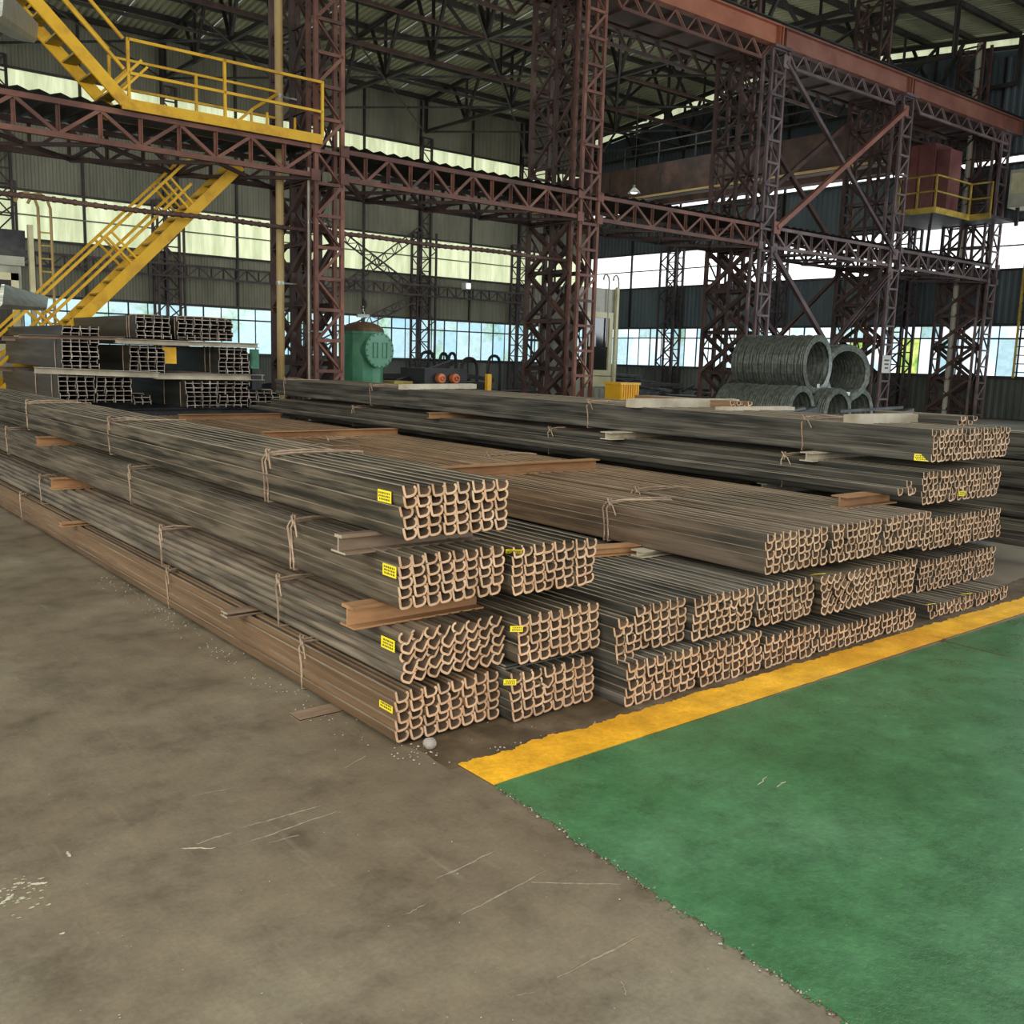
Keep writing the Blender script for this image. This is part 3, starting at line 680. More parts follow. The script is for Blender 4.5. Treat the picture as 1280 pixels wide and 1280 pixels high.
lattice_beam(CX[2]+.27, CX[3]-.27, 'red lattice beam crossing above the wire coils', 10, M['red_far'])
lattice_beam(CX[3]+.27, CX[4]-.27, 'hazed red lattice beam at the right under the yellow railing platform', 10, M['red_far'])
# big diagonal braces in the bay above and below the beam
def dbrace(p, q, w, label, mat, sh='channel'):
    t = thing('diagonal_brace', label, 'brace', p, 'diagonal braces of the coil bay')
    member(t, 'brace_bar', p, q, w, mat, sh)
    g = MB(); g.box(-.14, .14, -.03, -.01, -.16, .16); g.put('gusset_plate', mat, t)
    g = MB(); d = Vector(q)-Vector(p); g.box(-.14+d.x, .14+d.x, -.03+d.y, -.01+d.y, -.16+d.z, .16+d.z); g.put('gusset_plate', mat, t)
xa, xb = CX[2]+.27, CX[3]-.27
dbrace((xa, Y1-.05, 9.6), (xb+.2, Y1-.05, 5.2), 0.10, 'long brace falling from the third column top to the right', M['red_far'])
dbrace((xa, Y1-.10, 5.35), (xb, Y1-.10, 9.4), 0.13, 'thick pinkish brace rising right to the fourth column top', M['girder_far'])
dbrace((xa, Y3, 9.6), (xb, Y3, 5.3), 0.12, 'dim rear brace falling right behind the thick brace', M['red_dark'])
dbrace((xa, Y3, 5.35), (xb, Y3, 9.4), 0.12, 'dim rear brace rising right behind the thick brace', M['red_dark'])
dbrace((xa, Y1-.05, 4.7), (xa+4.2, Y1-.05, 1.2), 0.12, 'lower brace falling right towards the wire coils', M['red_far'])
dbrace((xb, Y1-.05, 4.6), (xb-4.2, Y1-.05, 1.2), 0.12, 'lower brace falling left behind the wire coils', M['red_far'])
dbrace((xa, Y3, 4.7), (xb, Y3, 0.4), 0.11, 'dim lower rear brace falling right', M['red_dark'])
dbrace((xb, Y3, 4.6), (xa, Y3, 0.4), 0.11, 'dim lower rear brace falling left', M['red_dark'])
# laced braces inside bay behind columns 3 and 5
for nm, xq, lb in (('x', CX[2], 'third'), ('x', CX[3], 'fourth')):
    t = thing('knee_brace', 'dark laced knee brace under the beam behind the %s column' % lb, 'brace', (xq+.3, Y3+.1, 3.2))
    for s in (1, ):
        a = Vector((xq+.3, Y3+.1, 3.2)); b2 = Vector((xq+2.3, Y3+.1, 4.8)); n_ = (b2-a).normalized().cross(Vector((0, 1, 0)))*0.17
        member(t, 'brace_rail', a+n_, b2+n_, .07, M['dark_purple']); member(t, 'brace_rail', a-n_, b2-n_, .07, M['dark_purple'])
        ladder(t, a+n_, b2+n_, a-n_, b2-n_, 7, 0.04, M['dark_purple'])

# ------------------------------------------------------------------ crane girders
def crane_girder(xa, xb, y, label, ma, mb):
    t = thing('crane_girder', label, 'girder', (xa, y, 9.93), 'crane runway girders')
    L = xb-xa
    w = MB(); w.box(0, L, -.01, .01, 0, .46); w.put('web_plate', ma, t)
    f = MB(); f.box(0, L, -.12, .12, -.02, 0); f.put('bottom_flange', ma, t)
    f = MB(); f.box(0, L, -.13, .13, .46, .49); f.put('top_flange', ma, t)
    r = MB(); r.box(0, L, -.035, .035, .49, .60); r.put('crane_rail', M['dark'], t)
    for x in (0.0, .14, L-.14, L-.02):
        s_ = MB(); s_.box(x, x+.02, -.11, .11, 0, .46); s_.put('stiffener', ma, t)
    # surge truss under the web
    z0, z1 = 9.52, 9.91; n = 7; x0, x1 = xa+.75, xb-.75; p = (x1-x0)/n
    member(t, 'truss_chord', (x0, y, z0), (x1, y, z0), 0.075, mb)
    member(t, 'truss_end_bar', (xa+.36, y, z1), (x0, y, z0), 0.06, mb); member(t, 'truss_end_bar', (xb-.36, y, z1), (x1, y, z0), 0.06, mb)
    for i in range(n):
        a = x0+i*p
        member(t, 'truss_bar', (a, y, z0), (a+p*.45, y, z1), 0.045, mb)
        member(t, 'truss_bar', (a+p*.5, y, z1), (a+p, y, z0), 0.045, mb)
        member(t, 'truss_bar', (a+p*.42, y, z1), (a+p*.88, y, z0), 0.03, mb)
    return t
gl = ['far left above the walkway', 'between nearest and middle column at the top edge', 'right of the middle column', 'above the long diagonal braces', 'at the right picture edge']
segx = [CX[0]-6.6]+CX[:4]+[XE-.04]
for i in range(5):
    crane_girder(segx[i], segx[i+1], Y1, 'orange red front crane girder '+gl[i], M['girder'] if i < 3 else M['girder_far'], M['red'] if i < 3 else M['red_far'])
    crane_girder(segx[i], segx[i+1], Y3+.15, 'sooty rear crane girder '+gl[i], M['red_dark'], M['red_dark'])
    t = thing('crane_walkway', 'dark walkway deck between the crane girders '+gl[i], 'walkway', (segx[i], Y1, 10.43), 'walkway decks between the crane girders')
    L = segx[i+1]-segx[i]
    d_ = MB(); d_.box(0.02, L-.02, .16, 1.7, -.5, -.46); d_.put('deck_plate', M['red_dark'], t)
    for kx in range(6):
        q = MB(); x = L*(kx+.5)/6; q.box(x-.03, x+.03, .16, 1.7, -.56, -.5); q.put('deck_rib', M['red_dark'], t)
    rr = MB(); rr.beam((0, -.10, .07), (L, -.10, .07), .03); rr.beam((0, .05, .12), (L, .05, .12), .04); rr.put('conductor_rail', M['dark'], t)

# ------------------------------------------------------------------ yellow walkway and stairs
ym = M['yellow']
t = thing('walkway_platform', 'yellow railed walkway platform on the left lattice beam', 'platform', (5.35, Y1, 5.42))
def ybar(t, nm, p, q, w=.05, mt=None, sh='flat', h=None): return member(t, nm, p, q, w, mt or ym, sh, h)
ybar(t, 'edge_beam', (5.3, Y1-.12, 5.47), (8.86, Y1-.12, 5.47), .04, h=.17, sh='flat').rotation_quaternion
ybar(t, 'rear_edge_beam', (5.3, Y1+.85, 5.44), (8.6, Y1+.85, 5.44), .04, h=.12)
dk = MB(); dk.box(0, 3.5, -.10, .83, -.04, -.01); dk.put('deck_plate', M['dark'], t)
for z in (5.95, 6.46):
    ybar(t, 'handrail', (5.42, Y1-.12, z), (8.86, Y1-.12, z), .045)
for x in (5.42, 7.02, 8.86):
    ybar(t, 'railing_post', (x, Y1-.12, 5.5), (x, Y1-.12, 6.48), .045)
for z in (5.93, 6.40): ybar(t, 'rear_handrail', (5.42, Y1+.85, z), (8.5, Y1+.85, z), .04)
for x in (5.42, 6.9, 8.5): ybar(t, 'rear_railing_post', (x, Y1+.85, 5.45), (x, Y1+.85, 6.42), .045)
ybar(t, 'handrail', (8.5, Y1+.85, 6.40), (7.75, Y1+.4, 5.9), .04); ybar(t, 'handrail', (7.75, Y1+.4, 5.9), (7.3, Y1+.3, 5.5), .04)
for x in (7.75, 8.05, 8.6): ybar(t, 'railing_post', (x, Y1+.45, 5.45), (x, Y1+.45, 5.9), .035)

def stair(label, top, bot, ya, yb, nstep, rail_h, posts, rs=0.0):
    t = thing('metal_stair', label, 'stair', (bot[0], ya, bot[1]))
    (tx_, tz), (bx_, bz) = top, bot
    for nm, y in (('front_stringer', ya), ('rear_stringer', yb)):
        o = member(t, nm, (tx_, y, tz), (bx_, y, bz), .19, ym, 'channel', .05)
        d = Vector((bx_-tx_, 0, bz-tz)); side = Vector((0, 1, 0)); zax = d.normalized(); xax = zax.cross(side).normalized(); 
        R_ = Matrix((xax, side, zax)).transposed()
        if R_.determinant() < 0: xax = -xax; R_ = Matrix((xax, side, zax)).transposed()
        o.rotation_quaternion = R_.to_quaternion()
    for i in range(nstep):
        f = (i+.5)/nstep; x = tx_+(bx_-tx_)*f; z = tz+(bz-tz)*f
        q = MB(); q.box(x-.11-bx_, x+.11-bx_, 0, yb-ya, z-.015-bz, z+.015-bz); q.put('tread', M['yellow_dirty'], t)
    for y in (ya, yb):
        for hh in (rail_h, rail_h*.52): ybar(t, 'handrail', (tx_+(bx_-tx_)*rs, y, tz+(bz-tz)*rs+hh), (bx_, y, bz+hh), .045)
        for f in posts:
            x = tx_+(bx_-tx_)*f; z = tz+(bz-tz)*f
            dx = (bx_-tx_); dz = (bz-tz); L = math.hypot(dx, dz); nx, nz = -dz/L, dx/L
            if nz < 0: nx, nz = -nx, -nz
            # posts stand square to the stringer as in the photo
            k_ = rail_h*abs(dx)/L
            ybar(t, 'railing_post', (x, y, z), (x+nx*k_, y, z+nz*k_), .04)
            ybar(t, 'railing_post', (x+.09, y, z+.09*dz/dx), (x+.09+nx*k_, y, z+.09*dz/dx+nz*k_), .035)
    return t
stair('upper yellow stair rising left from the walkway platform', (2.6, 8.12), (5.35, 5.5), Y1-.12, Y1+.62, 11, .95, (.12, .5, .93))
stair('lower yellow stair descending left behind the beam stacks', (7.75, 5.0), (2.83, .05), Y1+.95, Y1+1.6, 21, .95, (.19, .40, .65, .9), .19)
# pipes
def vpipe(name, x, y, r, z0, z1, mat, label, clamps):
    t = thing(name, label, 'pipe', (x, y, z0))
    q = MB(); q.tube([(0, 0, 0), (0, 0, z1-z0)], r, 12); q.put('pipe', mat, t)
    for c in clamps:
        q = MB(); q.tube([(0, 0, c-z0), (0, 0, c+.06-z0)], r*1.15, 12); q.beam((0, 0, c+.03-z0), (.35, 0, c+.03-z0), .03); q.put('pipe_clamp', M['galv'], t)
vpipe('standing_pipe', 8.48, 17.65, .075, 0, 10.5, M['pipe_beige'], 'tall yellow beige standpipe left of the nearest lattice column', (2.9, 6.3))
vpipe('standing_pipe', 35.1, 17.95, .12, 0, 13.0, M['pipe_grey'], 'tall pale grey drainpipe by the rightmost lattice column', (4, 8))
vpipe('conduit_pipe', 8.72, 16.95, .022, 0, 5, M['pipe_grey'], 'thin grey conduit on the nearest lattice column', (2, 4))
# wrapped red pipe running below the beam
q = MB(); pts = [(x_, 17.3, 3.93+.012*math.sin(x_*2)) for x_ in [1.0+i*.5 for i in range(30)]]; q.tube(pts, .04, 8)
for i in range(90): q.tube([(1.0+i*.16, 17.3, 3.93+.012*math.sin((1+i*.16)*2)), (1.05+i*.16, 17.3, 3.93+.012*math.sin((1+i*.16)*2))], .05, 6)
o = q.put('wrapped_pipe', M['red_dark']); tag(o, 'dark red wrapped pipe running level behind the columns and stair', 'pipe')

# ------------------------------------------------------------------ overhead crane, platforms and cab at the right
t = thing('overhead_crane', 'dark brown overhead crane bridge spanning to the back wall', 'crane', (31.3, 19.0, 8.6))
q = MB(); q.box(0, .5, 0, 18.6, 0, 1.35); q.put('box_girder', M['red_dark'], t)
q = MB(); q.box(1.6, 2.1, 0, 18.6, 0, 1.35); q.put('box_girder', M['red_dark'], t)
q = MB(); q.box(-.08, -.02, 0, 18.6, .02, .10); q.put('conductor_strip', M['pipe_beige'], t)
for i in range(6):
    q = MB(); q.box(-.02, 0, 1.2+i*3, 1.28+i*3, .1, 1.3); q.put('web_stiffener', M['dark'], t)
q = MB(); q.box(-.3, 2.4, -.35, 0.1, 1.2, 1.95); q.put('end_carriage', M['red_dark'], t)
q = MB(); q.beam((-.1, .2, 2.2), (-.1, 18.4, 2.2), .05); q.beam((-.1, .2, 1.8), (-.1, 18.4, 1.8), .04)
for i in range(10): q.beam((-.1, .3+2*i, 1.35), (-.1, .3+2*i, 2.2), .04)
q.put('bridge_railing', M['dark'], t)
t = thing('electrical_box', 'tall red brown steel housing standing on the right platform', 'housing', (33.0, 17.3, 6.90))
q = MB(); q.box(0, 1.1, .8, 1.9, 0, 2.5); q.put('body', M['brick_red'], t)
q = MB(); q.box(-.03, .0, .85, 1.35, .1, 2.4); q.box(-.03, 0, 1.4, 1.85, .1, 2.4); q.put('door_leaf', M['brick_red'], t)
q = MB(); q.box(0.1, .9, 0.3, .78, 0, 2.25); q.put('side_body', M['brick_red'], t)
t = thing('railed_platform', 'small steel platform with yellow railing high at the right', 'platform', (31.2, 16.2, 6.9))
q = MB(); q.box(0, 2.3, .75, 3.2, -.08, 0); q.box(2.3, 4.1, 0.0, 3.2, -.08, 0); q.put('deck_plate', M['dark'], t)
q = MB(); q.box(-.03, 0, .75, 2.0, -.14, .05); q.box(0, 2.3, .72, .75, -.14, .05); q.box(2.27, 2.3, 0, .75, -.14, .05); q.put('toe_board', M['yellow_dirty'], t)
yd = M['yellow_dirty']
def rail(pts):
    for a, b2 in zip(pts[:-1], pts[1:]):
        for z in (7.45, 7.95): member(t, 'handrail', (*a, z), (*b2, z), .05, yd, 'flat')
    for a in pts: member(t, 'railing_post', (*a, 6.9), (*a, 7.97), .05, yd, 'flat')
rail([(31.2, 18.25), (31.2, 17.6), (31.2, 16.97), (33.5, 16.97), (33.5, 16.25)])
for q_ in ((31.3, 17.1), (33.4, 17.1), (33.6, 18.4)):
    member(t, 'bracket', (q_[0], q_[1], 6.8), (q_[0]+.8, q_[1]+.5, 5.4), .08, M['dark_purple'])
# operator cab
t = thing('operator_cab', 'small crane operator cab with a window at the right edge', 'cab', (35.0, 15.0, 7.3))
q = MB(); q.box(0, 1.1, 0, 1.4, 0, .45); q.box(0, 1.1, 0, 1.4, 1.15, 1.25)
for yy in (0, .65, 1.33): q.box(0, .07, yy, yy+.07, .45, 1.15)
q.put('cab_body', M['cabgrey'], t)
q = MB(); q.box(.03, .04, .07, .65, .45, 1.15); q.put('glass', M['glass_dark'], t)
q = MB(); q.box(.03, .04, .72, 1.33, .45, 1.15); q.put('curtain', M['cream'], t)
q = MB(); q.box(.2, .3, .2, .3, -.6, 0); q.box(.2, .3, 1.1, 1.2, -.6, 0); q.put('hanger', M['dark'], t)
# walkway railings upper right
t = thing('wall_ladder', 'steel ladder with yellow rails on the end wall at the right', 'ladder', (35.7, 15.6, 1.5))
for y in (15.3, 15.9): member(t, 'stile', (35.7, y, 1.5), (35.7, y, 6.9), .07, M['yellow_dirty'], 'flat')
for i in range(17): member(t, 'rung', (35.7, 15.3, 1.7+i*.3), (35.7, 15.9, 1.7+i*.3), .035, M['dark'], 'round')
t = thing('high_walkway', 'high walkway railing at the upper right corner', 'walkway', (35.4, 16.0, 12.0))
for z in (12.0, 12.4, 12.9): member(t, 'handrail', (35.4, 11, z), (35.4, 16.2, z), .07, M['red'], 'flat')
for y in (12, 14, 16.2): member(t, 'railing_post', (35.4, y, 11.7), (35.4, y, 12.95), .07, M['red'], 'flat')
# hanging lamp
t = thing('hanging_lamp', 'bell shaped factory lamp hanging right of the middle column', 'lamp', (27.5, 27.0, 8.0))
q = MB(); q.lathe([(.24, 0), (.22, .04), (.13, .13), (.05, .2), (.04, .3)], 20); q.put('shade', M['galv'], t)
q = MB(); q.tube([(0, 0, .3), (0, 0, 6.4)], .006, 6); q.put('cord', M['dark'], t)
m, nt, b = nodes('lamp_glow'); b.inputs['Emission Color'].default_value = (1, 1, .95, 1); b.inputs['Emission Strength'].default_value = 2.5; M['glow'] = m
q = MB(); q.lathe([(.001, -.02), (.10, -.01), (.14, .04)], 16); q.put('bulb', M['glow'], t)
for i, (x, y, z) in enumerate(((27.3, 37.3, 4.95),)):
    t = thing('flood_lamp', 'small white square floodlight on the wall truss', 'lamp', (x, y, z))
    q = MB(); q.box(-.15, .15, -.08, .25, -.16, .14); q.put('housing', M['white'], t); q = MB(); q.box(-.11, .11, -.09, -.08, -.12, .10); q.put('lens', M['glow'], t)

# ------------------------------------------------------------------ green tank, hook, cab door, crate, left cabinet
t = thing('green_tank', 'tall green tank with round bolted flange cover and rusty lid', 'tank', (10.5, 18.0, 0))
q = MB(); q.lathe([(.42, .0), (.42, 2.05), (.44, 2.05), (.44, 2.1), (.41, 2.1)], 12); q.put('body', M['green'], t)
q = MB(); q.lathe([(.44, 2.1), (.42, 2.17), (.33, 2.24), (.18, 2.29), (.001, 2.31)], 24); q.put('lid', M['rust_lid'], t)
q = MB(); q.box(-.03, .03, -.03, .03, 2.28, 2.38); q.put('lifting_lug', M['dark'], t)
fr = D.objects.new('flange_cover', None)
dirv = Vector((0.12, -1, 0)).normalized()
q = MB(); q.lathe([(.29, -.32), (.29, .0), (.365, .0), (.365, .05), (.35, .06), (.001, .07)], 28, axis='y'); 
ang = math.atan2(dirv.y, dirv.x)-math.pi/2
fo = q.put('flange_cover', M['green'], t, (dirv.x*.52, dirv.y*.52, 1.72), (0, 0, ang))
bl = MB()
for i in range(18):
    a = 2*math.pi*i/18; c_, s_ = (.33*math.cos(a)), .33*math.sin(a); bl.tube([(c_, .05, s_), (c_, .085, s_)], .016, 6)
bl.put('flange_bolts', M['green'], fo)
for sx in (-.12, .12):
    h = MB(); h.tube([(sx-.055, .075, -.15), (sx+.055, .075, -.15), (sx+.055, .075, .15), (sx-.055, .075, .15)], .014, 6, closed=True); h.put('cover_handle', M['green'], fo)
t = thing('lifting_hook', 'chain and steel hook hanging above the green tank', 'hook', (10.5, 18.0, 2.4))
q = MB()
for i in range(20):
    z = .5+i*.1; a = i % 2
    q.tube([(.025*(1-a)*math.cos(k_*math.pi/3), .025*a*math.cos(k_*math.pi/3), z+.06*math.sin(k_*math.pi/3)) for k_ in range(6)], .008, 5, closed=True)
q.put('chain', M['dark'], t)
q = MB(); q.tube([(.0, 0, .52), (0, 0, .38), (.05, 0, .32), (.07, 0, .25), (.04, 0, .19), (-.02, 0, .18), (-.05, 0, .22)], [.02, .02, .025, .03, .028, .02, .01], 8); q.put('hook', M['dark'], t)
q = MB(); q.tube([(.0, 0, .22), (0, 0, .12), (0.03, 0, .08), (0, 0, 0.02), (-.03, 0, .06)], .015, 6); q.put('shackle', M['galv'], t)
q = MB(); q.box(-.14, .14, -.03, .03, -.01, .05); q.put('spreader_plate', M['galv'], t)

t = thing('control_cab', 'cream framed control cab with dark glass behind the middle column', 'cab', (16.45, 17.95, 0))
q = MB(); q.box(0, 1.45, 0.06, 1.4, 0, 1.25); q.box(0, 1.45, .06, 1.4, 2.85, 3.45); q.box(0, .08, .06, 1.4, 1.25, 2.85); q.put('cab_body', M['cabgrey'], t)
q = MB(); q.box(.3, 1.3, 0, .05, 1.28, 1.42); q.box(.3, 1.3, 0, .05, 2.72, 2.86); q.box(.3, .42, 0, .05, 1.42, 2.72); q.box(1.18, 1.3, 0, .05, 1.42, 2.72); q.box(.3, 1.3, 0, .05, 1.0, 1.26); q.put('door_frame', M['cream'], t)
q = MB(); q.box(.42, 1.18, .05, .06, 1.42, 2.72); q.put('glass', M['glass_dark'], t)
q = MB(); q.box(1.36, 1.44, -.04, .04, 0, 3.5); q.put('corner_post', M['cream'], t)
q = MB(); q.box(.5, .75, .03, .045, 2.0, 2.3); q.put('notice', M['white'], t)
for i in range(5):
    q = MB(); q.box(.34+i*.2, .36+i*.2, -.005, .005+.05, 0.1, .95); q.put('door_rib', M['cabgrey'], t)
for xx in (1.1, 1.44):
    q = MB(); q.tube([(xx, 0, 2.0), (xx, 0, 3.6), (xx-.02, 0, 3.72), (xx-.1, 0, 3.8), (xx-.18, 0, 3.75), (xx-.2, 0, 3.65)], .022, 8); q.put('ladder_rail', M['pipe_grey'], t)
# yellow ribbed crate
t = thing('ribbed_crate', 'orange yellow ribbed crate right of the control cab', 'crate', (15.95, 15.8, .0))
q = MB(); q.box(0, .6, 0, .5, .78, 1.12); q.put('body', M['crate'], t)
q = MB(); q.box(-.03, .63, -.03, .53, 1.12, 1.17); q.put('rim', M['crate'], t)
q = MB()
for i in range(8): q.box(.02+i*.075, .05+i*.075, -.03, 0, .8, 1.12)
q.put('ribs', M['crate'], t)
q = MB(); q.box(.0, .1, .05, .45, 0, .78); q.box(.5, .6, .05, .45, 0, .78); q.box(.1, .5, .2, .3, .6, .78); q.put('stand', M['dark'], t)
# left cabinet
t = thing('machine_cabinet', 'grey cream machine cabinet with mesh panel at the left edge', 'cabinet', (2.6, 18.6, 0))
q = MB(); q.box(0, 1.55, .05, 1.2, 0, 2.95); q.box(-.1, 1.6, .0, 1.3, 2.95, 3.1); q.put('cabinet_body', M['cabgrey'], t)
q = MB(); q.box(.1, 1.5, .02, .05, 1.5, 1.62); q.box(.1, 1.5, .02, .05, 2.7, 2.82); q.box(1.38, 1.5, .02, .05, 1.5, 2.82); q.box(.1, .2, .02, .05, 1.5, 2.82); q.put('panel_frame', M['cream'], t)
q = MB(); q.box(.2, 1.38, .035, .05, 1.62, 2.7)
for i in range(14): q.box(.22+i*.083, .235+i*.083, .025, .036, 1.62, 2.7)
q.put('mesh_panel', M['dark'], t)
q = MB(); q.box(.2, 1.65, .1, 1.2, 3.1, 3.55); q.put('top_unit', M['scrap'], t)
q = MB(); q.box(1.68, 1.76, .0, .1, 0, 3.65); q.put('corner_post', M['cream'], t)
for xx in (1.85, 2.05):
    q = MB(); q.tube([(xx, 0, 1.9), (xx, 0, 3.95), (xx-.05, 0, 4.1), (xx-.15, 0, 4.18), (xx-.28, 0, 4.15), (xx-.36, 0, 4.0)], .025, 8); q.put('ladder_rail', M['pipe_beige'], t)
q = MB()
for i in range(8): q.beam((1.85, 0, 2.0+i*.22), (2.05, 0, 2.0+i*.22), .025)
q.put('ladder_rungs', M['yellow_dirty'], t)
# galvanised channels reaching in from the left
def trough(label, p, q_, w, h):
    t = thing('galvanised_channel', label, 'channel', p)
    a, b2 = Vector(p), Vector(q_); d = b2-a; L = d.length; dn = d.normalized()
    side = dn.cross(Vector((0, 0, 1))).normalized(); upv = side.cross(dn)
    prof = [(-.5*w, .5*h), (-.38*w, .5*h), (-.5*w+.01, .15*h), (-.42*w, -.1*h), (-.42*w, -.3*h), (-.3*w, -.5*h), (.3*w, -.5*h), (.42*w, -.3*h), (.5*w, .5*h), (.42*w, .5*h), (.3*w, -.2*h), (.0, .25*h), (-.3*w, .3*h)]
    vs = [side*x+upv*z for x, z in prof]+[dn*L+side*x+upv*z for x, z in prof]; n_ = len(prof)
    q = MB(); q.add(vs, [(i, (i+1) % n_, n_+(i+1) % n_, n_+i) for i in range(n_)]+[tuple(range(n_, 2*n_)), tuple(range(n_-1, -1, -1))]); q.put('channel_body', M['galv'], t)
    for f in (.02, .1):
        c = dn*L*f; q = MB(); q.beam((c.x, c.y, c.z+.5*h), (c.x, c.y, 13.2-a.z), .02); q.put('hanger_rod', M['dark'], t)
trough('silver galvanised channel hanging low at the left edge over the beam stacks', (1.45, 7.6, 1.93), (3.10, 13.2, 2.12), .26, .17)
trough('silver galvanised channel hanging high at the upper left corner', (1.65, 8.2, 4.02), (3.2, 13.6, 5.38), .30, .22)

# ------------------------------------------------------------------ steel bars
def stroke(pts, t):
    L, R = [], []
    for i, p in enumerate(pts):
        a = Vector(pts[max(i-1, 0)]); b2 = Vector(pts[min(i+1, len(pts)-1)]); d = (b2-a).normalized(); n_ = Vector((-d.y, d.x))*t/2
        L.append((p[0]+n_.x, p[1]+n_.y)); R.append((p[0]-n_.x, p[1]-n_.y))
    return L, R
def profile_mesh(name, pts, t, length, mat, cut, xf=lambda x, z: (x, z), inner=None):
    L, R = stroke(pts, t); n_ = len(pts); ring = [xf(*p) for p in L]+[xf(*p) for p in R[::-1]]; k_ = len(ring)
    vs = [(x, 0, z) for x, z in ring]+[(x, length, z) for x, z in ring]
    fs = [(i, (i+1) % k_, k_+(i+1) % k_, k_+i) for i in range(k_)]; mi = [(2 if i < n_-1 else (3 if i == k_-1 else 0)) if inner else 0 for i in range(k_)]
    for i in range(n_-1):
        fs.append((i, k_-1-i, k_-2-i, i+1)); mi.append(1)
        fs.append((k_+i, k_+i+1, 2*k_-2-i, 2*k_-1-i)); mi.append(1)
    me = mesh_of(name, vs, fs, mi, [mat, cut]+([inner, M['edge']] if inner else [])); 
    bm = bmesh.new(); bm.from_mesh(me); bmesh.ops.recalc_face_normals(bm, faces=bm.faces); bm.to_mesh(me); bm.free()
    return me
PTS = [(-.003, .0505), (.004, .016), (.007, .007), (.013, .003), (.030, .004), (.044, .0065), (.0525, .012), (.0572, .021), (.0575, .031), (.0535, .0385), (.047, .0415)]
PW = .0672; PH = .0425
def tilt(a, flip=False):
    c_, s_ = math.cos(a), math.sin(a)
    def f(x, z):
        if flip: x = .060-x
        x -= .03; z -= .02; return (x*c_-z*s_+.03, x*s_+z*c_+.02)
    return f
BL = 10.0
bars = {}
for mk in ('bar', 'bar_tan', 'bar_rusty', 'bar_grey', 'bar_rust_field'):
    for v_, xf in enumerate((tilt(0), tilt(.06), tilt(-.07), tilt(-.30, True), tilt(-.42, True), tilt(.75))):
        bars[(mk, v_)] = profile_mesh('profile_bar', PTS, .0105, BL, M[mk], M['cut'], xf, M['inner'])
def knot(cx, cz, y, r=.03):
    return [(cx+r*math.cos(a)*.6, y+r*math.sin(a*1.3)*.8, cz+.012+r*math.sin(a)) for a in [k_*.7 for k_ in range(13)]]
def tie(parent, y, w, h, double=False, tail=0.35, seed=0):
    rg = random.Random(seed); q = MB(); r = .0055
    for k_ in range(2 if double else 1):
        yy = y+k_*.035; o_ = .008
        pts = [(-o_, yy+rg.uniform(-.01, .01), h*.5), (-o_-.004, yy+.01, h*.9), (-o_*.3, yy, h+o_), (w*.3, yy+rg.uniform(-.04, .04), h+o_+.004), (w*.75, yy+rg.uniform(-.04, .04), h+o_+.004), (w+o_*.3, yy, h+o_),
               (w+o_, yy, h*.5), (w+o_*.5, yy, -o_*.5), (w*.5, yy, -o_), (-o_*.4, yy, -o_*.4), (-o_, yy-.01, h*.15)]
        q.tube(pts, r, 5, closed=True)
    q.tube(knot(.0, h, y, .028), r*.9, 5)
    q.tube([(0, y, h+.02), (-.02, y-.05, h+.0), (-.03, y-.09, h-.05)], r*.8, 5)
    if tail:
        q.tube([(0, y, h+.02), (.08, y-.02, h+.03), (.08+tail*.4, y-.05+rg.uniform(-.1, .05), h+.035), (.08+tail, y-.1+rg.uniform(-.1, .1), h+.02)], r*.9, 5)
    q.put('tie_wire', M['wire'], parent)
def tagplate(parent, x, y, z, rot=(0, 0, 0), s=1.0):
    q = MB(); q.box(-.002, .0, -.04*s, .04*s, -.019*s, .019*s)
    rg = random.Random(int(abs(x*1000+y*777+z*333)))
    for r_ in range(3):
        yy = -.032*s
        while yy < .028*s:
            w = rg.uniform(.004, .010)*s; zc = (.010-.010*r_)*s; q.box(-.0028, -.002, yy, yy+w, zc-.003*s, zc+.003*s, 1); yy += w+.004*s
    q.put('paper_tag', [M['tag'], M['ink']], parent, (x, y, z), rot)
def bundle(label, x, y, z, nx=8, nz=5, mat='bar', var=0, ties=(), tags=(), length=BL, group=None, w=None, skip=(), seed=0, double=False, jit=1.0, extra=(), drop=0):
    rg = random.Random(seed+int(x*100)+int(z*1000)+int(y*10))
    t = thing('steel_profile_bundle', label, 'steel bundle', (x, y, z), group)
    pw = (w/nx) if w else PW
    for j in range(nz):
        sx = rg.uniform(-.006, .006)*jit
        for i in range(nx):
            if (i, j) in skip: continue
            if var == 0: vv = rg.choices((0, 1, 2, 5), (14, 4, 4, .35 if j < nz-1 else 0))[0]
            else: vv = rg.choices((3, 4), (5, 2))[0]
            dy = rg.uniform(-.012, .012)*jit
            put('profile_bar', bars[(mat, vv)], t, None, (i*pw+sx+rg.uniform(-.003, .003)*jit+(.004*(nz-j) if var else .0), dy, j*PH+.004+rg.uniform(-.0015, .0015)*jit-(PH if i < drop else 0)), None, (1, length/BL, 1))
    for (i, j, v2, dy) in extra: put('profile_bar', bars[(mat, v2)], t, None, (i*pw, dy, j*PH+.004), None, (1, length/BL, 1))
    for k_, yy in enumerate(ties): tie(t, yy-y, nx*pw-.004, nz*PH+.008, double and k_ == 0, .35 if k_ % 2 == 0 else .15, seed+k_)
    for tg in tags: tagplate(t, *tg)
    return t
GA = 'profile bundles of the near left stack'; GB = 'profile bundles of the second row behind the left stack'
GC = 'profile bundles on the ground in the middle row'; GD = 'second layer of the middle row'; GE = 'rusty top layer of the middle row'; GF = 'bundles of the right stack'
TG = lambda yy, zz: (-.006, yy, zz)
bundle('topmost brown profile bundle of the near left stack', 2.09, 3.26, .868, mat='bar', ties=(4.5, 7.05, 9.4), tags=(TG(.13, .165)+((0,0,0),1.3),), group=GA, seed=1, double=True)
